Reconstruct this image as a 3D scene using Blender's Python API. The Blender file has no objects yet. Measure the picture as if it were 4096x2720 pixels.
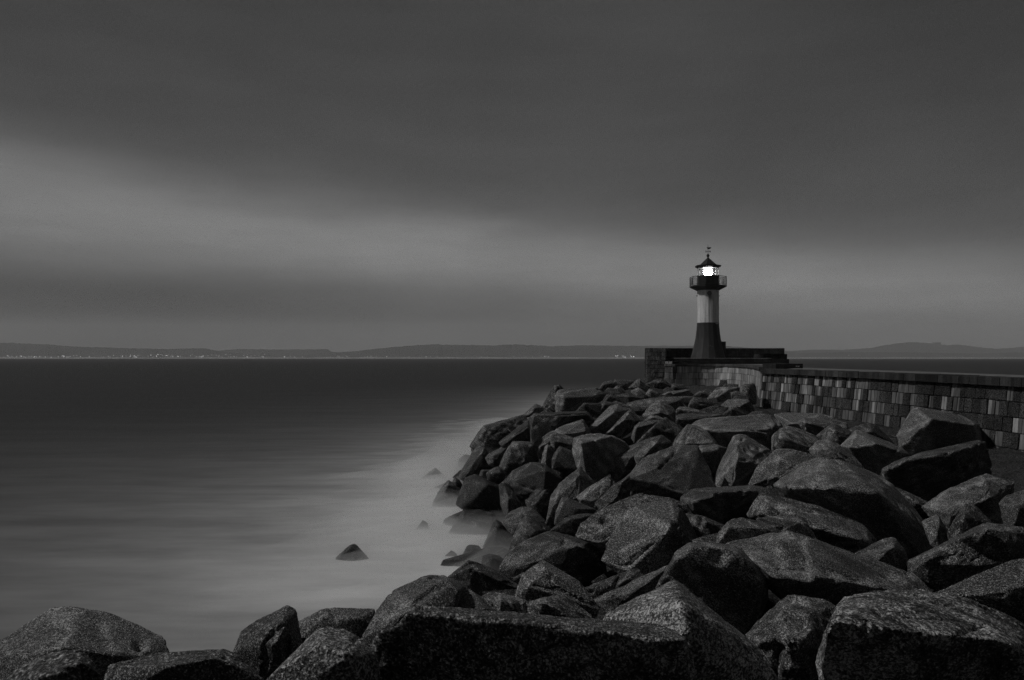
import bpy, bmesh, math, random
import numpy as np
from mathutils import Vector, noise as mnoise

# ------------------------------------------------------------------ basics
F = 3186.0            # focal length in photograph pixels (28 mm on 36 mm, 4096 px wide)
CX, YH = 2048.0, 1431.0
H = 3.6               # eye height above the water
scene = bpy.context.scene
COL = scene.collection
rnd = random.Random(7)
nr = np.random.default_rng(11)

def at(px, py, D):
    """point seen at photograph pixel (px, py) standing D metres out from the camera plane"""
    return Vector(((px - CX) / F * D, D, H - (py - YH) / F * D))

def tag(o, label=None, cat=None, group=None, kind=None):
    if label: o['label'] = label
    if cat: o['category'] = cat
    if group: o['group'] = group
    if kind: o['kind'] = kind
    return o

def link(name, me, mat=None, parent=None):
    o = bpy.data.objects.new(name, me)
    COL.objects.link(o)
    if mat is not None: me.materials.append(mat)
    if parent is not None: o.parent = parent
    return o

def empty(name, loc):
    o = bpy.data.objects.new(name, None); COL.objects.link(o); o.location = loc
    o.empty_display_size = .3
    return o

def mesh_np(name, V, Fq, smooth=True):
    V = np.asarray(V, np.float32); Fq = np.asarray(Fq, np.int32)
    k = Fq.shape[1]
    me = bpy.data.meshes.new(name)
    me.vertices.add(len(V)); me.vertices.foreach_set('co', V.ravel())
    me.loops.add(Fq.size); me.loops.foreach_set('vertex_index', Fq.ravel())
    me.polygons.add(len(Fq))
    me.polygons.foreach_set('loop_start', np.arange(0, Fq.size, k, dtype=np.int32))
    me.polygons.foreach_set('loop_total', np.full(len(Fq), k, np.int32))
    me.update(calc_edges=True)
    if smooth: me.polygons.foreach_set('use_smooth', np.ones(len(Fq), bool))
    return me

# ------------------------------------------------------------------ noise
_perm = nr.permutation(256); _perm = np.concatenate([_perm, _perm])
_grad = nr.normal(size=(256, 3)); _grad /= np.linalg.norm(_grad, axis=1)[:, None]
def perlin(P):
    Pi = np.floor(P).astype(np.int64); f = P - Pi
    u = f * f * f * (f * (f * 6 - 15) + 10); Pi &= 255
    out = 0
    for dx in (0, 1):
        for dy in (0, 1):
            for dz in (0, 1):
                h = _perm[(_perm[(_perm[(Pi[:, 0] + dx) & 255] + Pi[:, 1] + dy) & 255] + Pi[:, 2] + dz) & 255]
                g = _grad[h]
                d = (f[:, 0] - dx) * g[:, 0] + (f[:, 1] - dy) * g[:, 1] + (f[:, 2] - dz) * g[:, 2]
                w = (u[:, 0] if dx else 1 - u[:, 0]) * (u[:, 1] if dy else 1 - u[:, 1]) * (u[:, 2] if dz else 1 - u[:, 2])
                out = out + w * d
    return out * 1.5

# ------------------------------------------------------------------ node helpers
class NT:
    def __init__(self, nt): self.nt = nt
    def n(self, t, **kw):
        nd = self.nt.nodes.new(t)
        for k, v in kw.items(): setattr(nd, k, v)
        return nd
    def l(self, a, b): self.nt.links.new(a, b)
    def val(self, x, sock):
        if hasattr(x, 'is_output'): self.l(x, sock)
        else: sock.default_value = x
    def m(self, op, a, b=None, c=None, clamp=False):
        nd = self.n('ShaderNodeMath', operation=op); nd.use_clamp = clamp
        self.val(a, nd.inputs[0])
        if b is not None: self.val(b, nd.inputs[1])
        if c is not None: self.val(c, nd.inputs[2])
        return nd.outputs[0]
    def noise(self, vec, scale, detail=4, rough=.55, typ=None):
        nd = self.n('ShaderNodeTexNoise'); self.l(vec, nd.inputs['Vector'])
        nd.inputs['Scale'].default_value = scale; nd.inputs['Detail'].default_value = detail
        nd.inputs['Roughness'].default_value = rough
        return nd.outputs['Fac']
    def mapping(self, vec, scale=(1, 1, 1), rot=(0, 0, 0), loc=(0, 0, 0)):
        nd = self.n('ShaderNodeMapping'); self.l(vec, nd.inputs['Vector'])
        nd.inputs['Scale'].default_value = scale; nd.inputs['Rotation'].default_value = rot
        nd.inputs['Location'].default_value = loc
        return nd.outputs[0]
    def ramp(self, fac, stops, interp='LINEAR'):
        nd = self.n('ShaderNodeValToRGB'); self.l(fac, nd.inputs[0]); nd.color_ramp.interpolation = interp
        cr = nd.color_ramp.elements
        while len(cr) < len(stops): cr.new(.5)
        for e, (p, v) in zip(cr, stops):
            e.position = p; e.color = (v, v, v, 1)
        return nd.outputs[0]
    def rng(self, x, a, b, c, d, smooth=True):
        nd = self.n('ShaderNodeMapRange'); nd.interpolation_type = 'SMOOTHSTEP' if smooth else 'LINEAR'
        self.val(x, nd.inputs[0])
        for i, v in enumerate((a, b, c, d)): nd.inputs[i + 1].default_value = v
        return nd.outputs[0]

def material(name):
    m = bpy.data.materials.new(name); m.use_nodes = True
    nt = m.node_tree; nt.nodes.clear()
    t = NT(nt); out = t.n('ShaderNodeOutputMaterial')
    bs = t.n('ShaderNodeBsdfPrincipled'); t.l(bs.outputs[0], out.inputs[0])
    return m, t, bs, out

def grey(t, bs, fac): t.l(fac, bs.inputs['Base Color'])

def plain(name, v, rough=.6, noise_scale=6, var=.25, metal=0, bump=0):
    m, t, bs, out = material(name)
    co = t.n('ShaderNodeTexCoord').outputs['Object']
    f = t.noise(co, noise_scale, 5)
    grey(t, bs, t.m('MULTIPLY', t.rng(f, .3, .7, 1 - var, 1 + var, False), v))
    bs.inputs['Roughness'].default_value = rough; bs.inputs['Metallic'].default_value = metal
    bs.inputs['Specular IOR Level'].default_value = .3
    if bump:
        b = t.n('ShaderNodeBump'); b.inputs['Strength'].default_value = bump; b.inputs['Distance'].default_value = .02
        t.l(f, b.inputs['Height']); t.l(b.outputs[0], bs.inputs['Normal'])
    return m

def emitter(name, s):
    m = bpy.data.materials.new(name); m.use_nodes = True; nt = m.node_tree; nt.nodes.clear()
    t = NT(nt); out = t.n('ShaderNodeOutputMaterial'); e = t.n('ShaderNodeEmission')
    e.inputs[0].default_value = (1, 1, 1, 1); e.inputs[1].default_value = s; t.l(e.outputs[0], out.inputs[0])
    return m

# ------------------------------------------------------------------ rock material
def rock_material(name, base, spec_amt):
    m, t, bs, out = material(name)
    tc = t.n('ShaderNodeTexCoord').outputs['Object']
    info = t.n('ShaderNodeObjectInfo')
    tone = t.n('ShaderNodeAttribute', attribute_name='tone', attribute_type='OBJECT').outputs['Fac']
    edge = t.n('ShaderNodeAttribute', attribute_name='edge').outputs['Fac']
    off = t.n('ShaderNodeVectorMath', operation='ADD'); t.l(tc, off.inputs[0])
    fol = t.n('ShaderNodeAttribute', attribute_name='foliation', attribute_type='OBJECT').outputs['Fac']
    gsc = t.n('ShaderNodeAttribute', attribute_name='grain', attribute_type='OBJECT').outputs['Fac']
    cmb = t.n('ShaderNodeCombineXYZ')
    for i in range(3): t.l(t.m('MULTIPLY', info.outputs['Random'], 37.0 + 11 * i), cmb.inputs[i])
    t.l(cmb.outputs[0], off.inputs[1]); v = off.outputs[0]
    lay = t.mapping(v, scale=(1, 1, 5))
    big = t.noise(v, 1.6, 4); layers = t.noise(lay, 3.2, 7, .68)
    vg = t.n('ShaderNodeVectorMath', operation='SCALE'); t.l(v, vg.inputs[0]); t.l(gsc, vg.inputs['Scale']); vg = vg.outputs[0]
    gr1 = t.noise(t.mapping(vg, scale=(1, 1, 1.6)), 85, 2, .65); gr2 = t.noise(vg, 170, 2, .75)
    vo = t.n('ShaderNodeTexVoronoi'); t.l(vg, vo.inputs['Vector']); vo.inputs['Scale'].default_value = 120
    cell = t.n('ShaderNodeSeparateColor'); t.l(vo.outputs['Color'], cell.inputs[0]); cell = cell.outputs[0]
    # dark mica / pale feldspar grain
    g1 = t.rng(gr1, .42, .62, .38, 1.7); g2 = t.m('MULTIPLY', t.rng(gr2, .43, .62, .4, 1.7), t.ramp(cell, [(0, .25), (.35, .45), (.6, 1.0), (.85, 1.45), (.93, 2.3), (1, 2.6)]))
    glint = t.rng(gr2, .66, .74, 0, 1)
    c = t.m('MULTIPLY', t.m('MULTIPLY', g1, g2), t.m('ADD', t.m('MULTIPLY', t.rng(layers, .36, .64, .25, 1.75), fol), t.m('SUBTRACT', 1, fol)))
    c = t.m('MULTIPLY', c, t.rng(big, .3, .7, .75, 1.3))
    c = t.m('MULTIPLY', c, t.m('MULTIPLY_ADD', edge, 2.2, .93))
    c = t.m('ADD', t.m('MULTIPLY', c, base), t.m('MULTIPLY', glint, spec_amt))
    c = t.m('MULTIPLY', c, tone)
    # wet, algae darkened band above the water, raised to paint shade on left boulders
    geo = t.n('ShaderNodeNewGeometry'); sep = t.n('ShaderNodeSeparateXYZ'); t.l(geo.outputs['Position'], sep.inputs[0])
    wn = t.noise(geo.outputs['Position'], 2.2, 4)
    wet_shade = t.rng(t.m('ADD', sep.outputs[2], t.m('MULTIPLY', t.m('SUBTRACT', wn, .5), 1.6)), .35, 1.55, 1, 0)
    c = t.m('MULTIPLY', c, t.m('SUBTRACT', 1, t.m('MULTIPLY', wet_shade, .5)))
    t.l(t.m('SUBTRACT', .72, t.m('MULTIPLY', wet_shade, .42)), bs.inputs['Roughness'])
    c = t.m('MINIMUM', c, .75)
    grey(t, bs, c)
    bs.inputs['Specular IOR Level'].default_value = .25
    h = t.m('ADD', t.m('MULTIPLY', layers, t.m('MULTIPLY_ADD', fol, .7, .15)), t.m('ADD', t.m('MULTIPLY', gr1, .22), t.m('MULTIPLY', gr2, .08)))
    b = t.n('ShaderNodeBump'); b.inputs['Strength'].default_value = .9; b.inputs['Distance'].default_value = .065
    t.l(h, b.inputs['Height']); t.l(b.outputs[0], bs.inputs['Normal'])
    return m
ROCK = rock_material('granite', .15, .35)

# ------------------------------------------------------------------ icospheres
_ico = {}
def ico(level):
    if level not in _ico:
        bm = bmesh.new(); bmesh.ops.create_icosphere(bm, subdivisions=level, radius=1)
        V = np.array([v.co[:] for v in bm.verts]); Fc = np.array([[v.index for v in f.verts] for f in bm.faces])
        bm.free(); V /= np.linalg.norm(V, axis=1)[:, None]; _ico[level] = (V, Fc)
    return _ico[level]

CROPS = {'A': (1600, 1900, 2361 / 1300), 'B': (0, 2150, 2361 / 1600), 'C': (2800, 1900, 2361 / 1296),
         'D': (2700, 1500, 2361 / 1396), 'E': (2050, 1700, 4.722), 'F': (2550, 1500, 4.722),
         'G': (1600, 1450, 1.845), 'H': (2100, 1500, 4.722), 'K': (1650, 1700, 4.722)}

def parse(s, crop):
    x0, y0, sc = CROPS[crop]; out = []
    for tok in s.split():
        a = tok.split(',')
        out.append((x0 + float(a[0]) / sc, y0 + float(a[1]) / sc, float(a[2]) if len(a) > 2 else None))
    return out

GROOVES = {
 'drilled notches': [('C', 1965, 108, 2078, 58, 16, .05), ('C', 1988, 202, 2098, 120, 16, .05), ('C', 2028, 247, 2122, 180, 16, .05), ('C', 2068, 302, 2145, 238, 16, .05)],
 'dark gash': [('G', 1915, 780, 2040, 645, 18, .07)],
 'split along its top': [('C', 480, 530, 640, 612, 30, .05), ('C', 390, 500, 480, 515, 22, .03), ('C', 700, 610, 900, 640, 12, .015)],
 'hole in its face': [('A', 1465, 335, 1500, 272, 34, .09)],
 'pale rippled top': [('C', 1150, 955, 1500, 985, 16, .012), ('C', 1400, 1030, 1900, 1062, 16, .014), ('C', 1850, 1168, 2070, 1095, 26, .03), ('C', 1250, 1010, 1700, 1000, 14, .012), ('C', 1700, 930, 2100, 1010, 14, .012), ('C', 1080, 920, 1260, 930, 30, .02)],
 'parallel cracks': [('D', 690, 435, 900, 500, 9, .03), ('D', 720, 400, 930, 490, 8, .02)],
 'hollow at its foot': [('C', 480, 1275, 690, 1230, 90, .07), ('C', 560, 1330, 800, 1330, 120, .04)],
 'small black pit': [('F', 265, 685, 350, 685, 30, .06)],
 'small pit in its face': [('F', 205, 1330, 275, 1330, 34, .06)],
 'pale vein': [('G', 1310, 800, 1290, 920, 10, -.015), ('G', 1290, 920, 1200, 1050, 10, -.015)],
 'cracked lump': [('D', 880, 330, 980, 370, 8, .03)],
}
ROCKINFO = []      # (centre, size) for the fill under the boulders
def hull2d(pts):
    pts = sorted(pts); 
    def half(ps):
        h = []
        for p in ps:
            while len(h) > 1 and (h[-1][0]-h[-2][0])*(p[1]-h[-2][1])-(h[-1][1]-h[-2][1])*(p[0]-h[-2][0]) <= 0: h.pop()
            h.append(p)
        return h
    a = half(pts); b = half(pts[::-1]); return a[:-1] + b[:-1]

def build_rock(crop, D, outline, inner, label, idx):
    r = np.random.default_rng(1000 + idx)
    O = parse(outline, crop); I = parse(inner, crop)
    xs = [p[0] for p in O]; ys = [p[1] for p in O]
    x0, x1, y0, y1 = min(xs), max(xs), min(ys), max(ys)
    xc, yc = sum(xs) / len(xs), sum(ys) / len(ys)
    w, h = x1 - x0, y1 - y0
    Wm, Hm = w * D / F, h * D / F; S = math.sqrt(Wm * Hm)
    pts = []; auto = []
    for (x, y, d) in O:
        tt = (y1 - y) / h; u = (x - (x0 + x1) / 2) / (w / 2)
        dd = .75 * Hm * tt + .03 * S * u * u + (.08 * S if tt < .15 else 0) if d is None else d / 10 * S * 1.6
        pts.append(at(x, y, D + dd)); auto.append(dd)
    for (x, y, d) in I:
        tt = (y1 - y) / h
        dd = .30 * Hm * tt + (d or 0) / 10 * S * 1.6 * (1.4 if (d or 0) > -.9 else .45 + 1.15 * min(max((tt - .42) / .26, 0), 1))
        # interior points are given relative to the sloping face behind them
        pts.append(at(x, y, D + dd - .02 * S))
    T = .8 * S
    for (x, y, d), dd in zip(O, auto):
        k = .72
        pts.append(at(xc + (x - xc) * k, yc + (y - yc) * k, D + dd + T))
        pts.append(at(xc + (x - xc) * .93, yc + (y - yc) * .93, D + dd + T * .45))
    # convex hull -> planes
    bm = bmesh.new()
    for p in pts: bm.verts.new(p)
    res = bmesh.ops.convex_hull(bm, input=bm.verts)
    bm.faces.ensure_lookup_table()
    hv = np.array([v.co[:] for v in bm.verts if v.link_faces])
    c = np.zeros(3); A = 0
    planes = []
    for f in bm.faces:
        a = f.calc_area()
        if a < 1e-7: continue
        planes.append((np.array(f.normal[:]), np.array(f.calc_center_median()[:]), a))
        c += np.array(f.calc_center_median()[:]) * a; A += a
    bm.free(); c /= A
    planes.sort(key=lambda q: -q[2]); keep = []
    for n, p, a in planes:
        if np.dot(n, p - c) < 0: n = -n
        d = np.dot(n, p - c)
        if d < 1e-5: continue
        if any(np.dot(n, q[0]) > .992 and abs(d - q[1]) < .04 * S for q in keep): continue
        keep.append((n, d))
    for _k in range(4):
        n = r.normal(size=3); n /= np.linalg.norm(n)
        sup = ((hv - c) @ n).max()
        dk = sup * (1 - (.006 + .018 * r.random()))
        keep.append((n, dk))
    N = np.array([k[0] for k in keep]); d = np.array([k[1] for k in keep])
    X = hv - c; cov = X.T @ X / len(X); ev, R = np.linalg.eigh(cov); sd = np.sqrt(np.maximum(ev, 1e-8)); sd /= sd.mean()
    M = R * sd                                     # local -> world (columns scaled)
    px = max(w, h)
    lev = 7 if px > 900 else 6 if px > 230 else 5 if px > 90 else 4
    dirs, Fc = ico(lev)
    Nl = N @ M / d[:, None]                        # plane normals in local, scaled
    q = np.maximum(dirs @ Nl.T, 0)
    p = 260 + 100 * r.random()
    if lev < 5: p = 70
    mx = q.max(1); e = (q / mx[:, None]) ** p
    qt_ = mx * e.sum(1) ** (1 / p)
    # spalled layers and broken corners
    dM = dirs @ M.T
    wob = perlin(dirs * 3.1 + idx) * .16 + perlin(dirs * 9 + idx) * .07
    for _k in range(4):
        k_ = int(r.integers(0, min(7, len(keep) - 4)))
        nf, df = keep[k_]
        b_ = r.normal(size=3); b_ -= nf * (b_ @ nf); b_ /= np.linalg.norm(b_) + 1e-9
        ext = ((hv - c) @ b_).max()
        dl = S * (r.uniform(.02, .05) if px < 600 else r.uniform(.006, .014))
        if df - dl < .1 * S: continue
        qa = dM @ nf / (df - dl); qb = dM @ b_ / (ext * r.uniform(.35, .8)) * (1 + wob)
        qt_ = np.maximum(qt_, np.minimum(qa, qb))
    for _k in range(4):
        v_ = hv[int(r.integers(0, len(hv)))] - c; m_ = v_ / np.linalg.norm(v_)
        t_ = r.normal(size=3); t_ -= m_ * (m_ @ t_); t_ /= np.linalg.norm(t_) + 1e-9
        na = m_ + t_ * r.uniform(.9, 1.7); nb_ = m_ - t_ * r.uniform(.8, 1.5); na /= np.linalg.norm(na); nb_ /= np.linalg.norm(nb_)
        dp = S * (r.uniform(.015, .05) if px < 600 else r.uniform(.006, .016))
        da, db = na @ v_ - dp, nb_ @ v_ - dp
        if da < .1 * S or db < .1 * S: continue
        qt_ = np.maximum(qt_, np.minimum(dM @ na / da, dM @ nb_ / db * (1 + wob * .5)))
    rad = 1 / qt_
    srt = np.sort(q, 1)
    edge = np.clip((srt[:, -2] / srt[:, -1] - .958) / .038, 0, 1) ** 1.5
    nl = (e / e.sum(1)[:, None]) @ N
    nl /= np.linalg.norm(nl, axis=1)[:, None] + 1e-9
    V = (dirs * rad[:, None]) @ M.T * 1.018
    # foliated frame of this boulder
    ax = r.normal(size=3); ax[2] += .8; ax /= np.linalg.norm(ax)
    t1 = np.cross(ax, [0.3, 1, .2]); t1 /= np.linalg.norm(t1); t2 = np.cross(ax, t1)
    Rf = np.stack([t1, t2, ax])                    # world -> foliation frame
    Q = V @ Rf.T
    o = r.random(3) * 50
    pxm = D / F * 4                                # metres per rendered pixel
    disp = np.zeros(len(V)); lam = S * .45; amp = .008 * S
    while lam > max(pxm * 1.3, S * .014):
        st = np.array([1, 1, 1.0 if lam > .3 * S else 3.4])
        n = perlin(Q * st / lam + o)
        if lam < .35 * S: n = .5 * n + .5 * (.35 - np.abs(perlin(Q * st / lam * .9 + o + 9)) * 1.4)
        disp += amp * n; amp *= .74; lam *= .5
    # foliation ledges: the stone splits in thin steps along its layers
    FOL = min(1, max(0, r.normal(.5, .33)))
    wv_ = perlin(Q / (S * .5) + o + 21) * .8 + perlin(Q / (S * .12) + o + 5) * .16
    for lam_, am_ in ((.17, .016), (.07, .007)):
        if lam_ * S < pxm * 2: continue
        ph = Q[:, 2] / (lam_ * S) + wv_ * (.4 / lam_ * .5)
        fr = ph - np.floor(ph)
        disp += am_ * S * FOL * (np.minimum(fr / .85, (1 - fr) / .15) - .5) * np.clip(perlin(Q / (S * .3) + o + 40) + .45, 0, 1)
    # chipped corners
    chip = perlin(Q / (S * .16) + o + 3)
    disp -= edge * np.clip(chip, 0, 1) * .085 * S
    V = V + nl * disp[:, None]
    for key, segs in GROOVES.items():
        if key in label:
            W_ = V + c; pxv = CX + W_[:, 0] / W_[:, 1] * F; pyv = YH - (W_[:, 2] - H) / W_[:, 1] * F
            fr_ = np.clip(-nl[:, 1] * 3 + .6, 0, 1)            # only the side that carries the cut
            for (gc, ax_, ay_, bx_, by_, gw, gd) in segs:
                g0, g1, gs = CROPS[gc]; A0 = np.array([g0 + ax_ / gs, g1 + ay_ / gs]); B0 = np.array([g0 + bx_ / gs, g1 + by_ / gs]); ab = B0 - A0
                tt_ = np.clip(((pxv - A0[0]) * ab[0] + (pyv - A0[1]) * ab[1]) / (ab @ ab), 0, 1)
                dist_ = np.hypot(pxv - A0[0] - tt_ * ab[0], pyv - A0[1] - tt_ * ab[1]) / (gw / gs * .5)
                V = V - nl * (gd * S * fr_ * np.clip(1.25 - dist_, 0, 1) ** .7)[:, None]
    Q = V @ Rf.T
    me = mesh_np('boulder', Q, Fc)
    at_ = me.attributes.new('edge', 'FLOAT', 'POINT'); at_.data.foreach_set('value', (edge * np.clip(.55 + .9 * chip, 0, 1)).astype(np.float32))
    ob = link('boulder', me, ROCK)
    from mathutils import Matrix
    ob.matrix_world = Matrix.Translation(Vector(c)) @ Matrix(Rf.T.tolist()).to_4x4()
    tn = .72 + .55 * r.random()
    for wd_, f_ in (('jet black', .5), ('massive black', .8), ('bright', 1.5), ('palest', 1.4), ('pale ', 1.35), ('black ', .75), ('dark', .85)):
        if label.split(',')[0].find(wd_) >= 0: tn *= f_; break
    ob['tone'] = float(tn); ob['foliation'] = float(FOL); ob['grain'] = float(r.uniform(.85, 1.6))
    tag(ob, label, 'boulder', 'boulders of the breakwater')
    zmin = V[:, 2].min() + c[2]
    ROCKINFO.append((c[0], c[1], c[2], S, zmin))
    return ob

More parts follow.
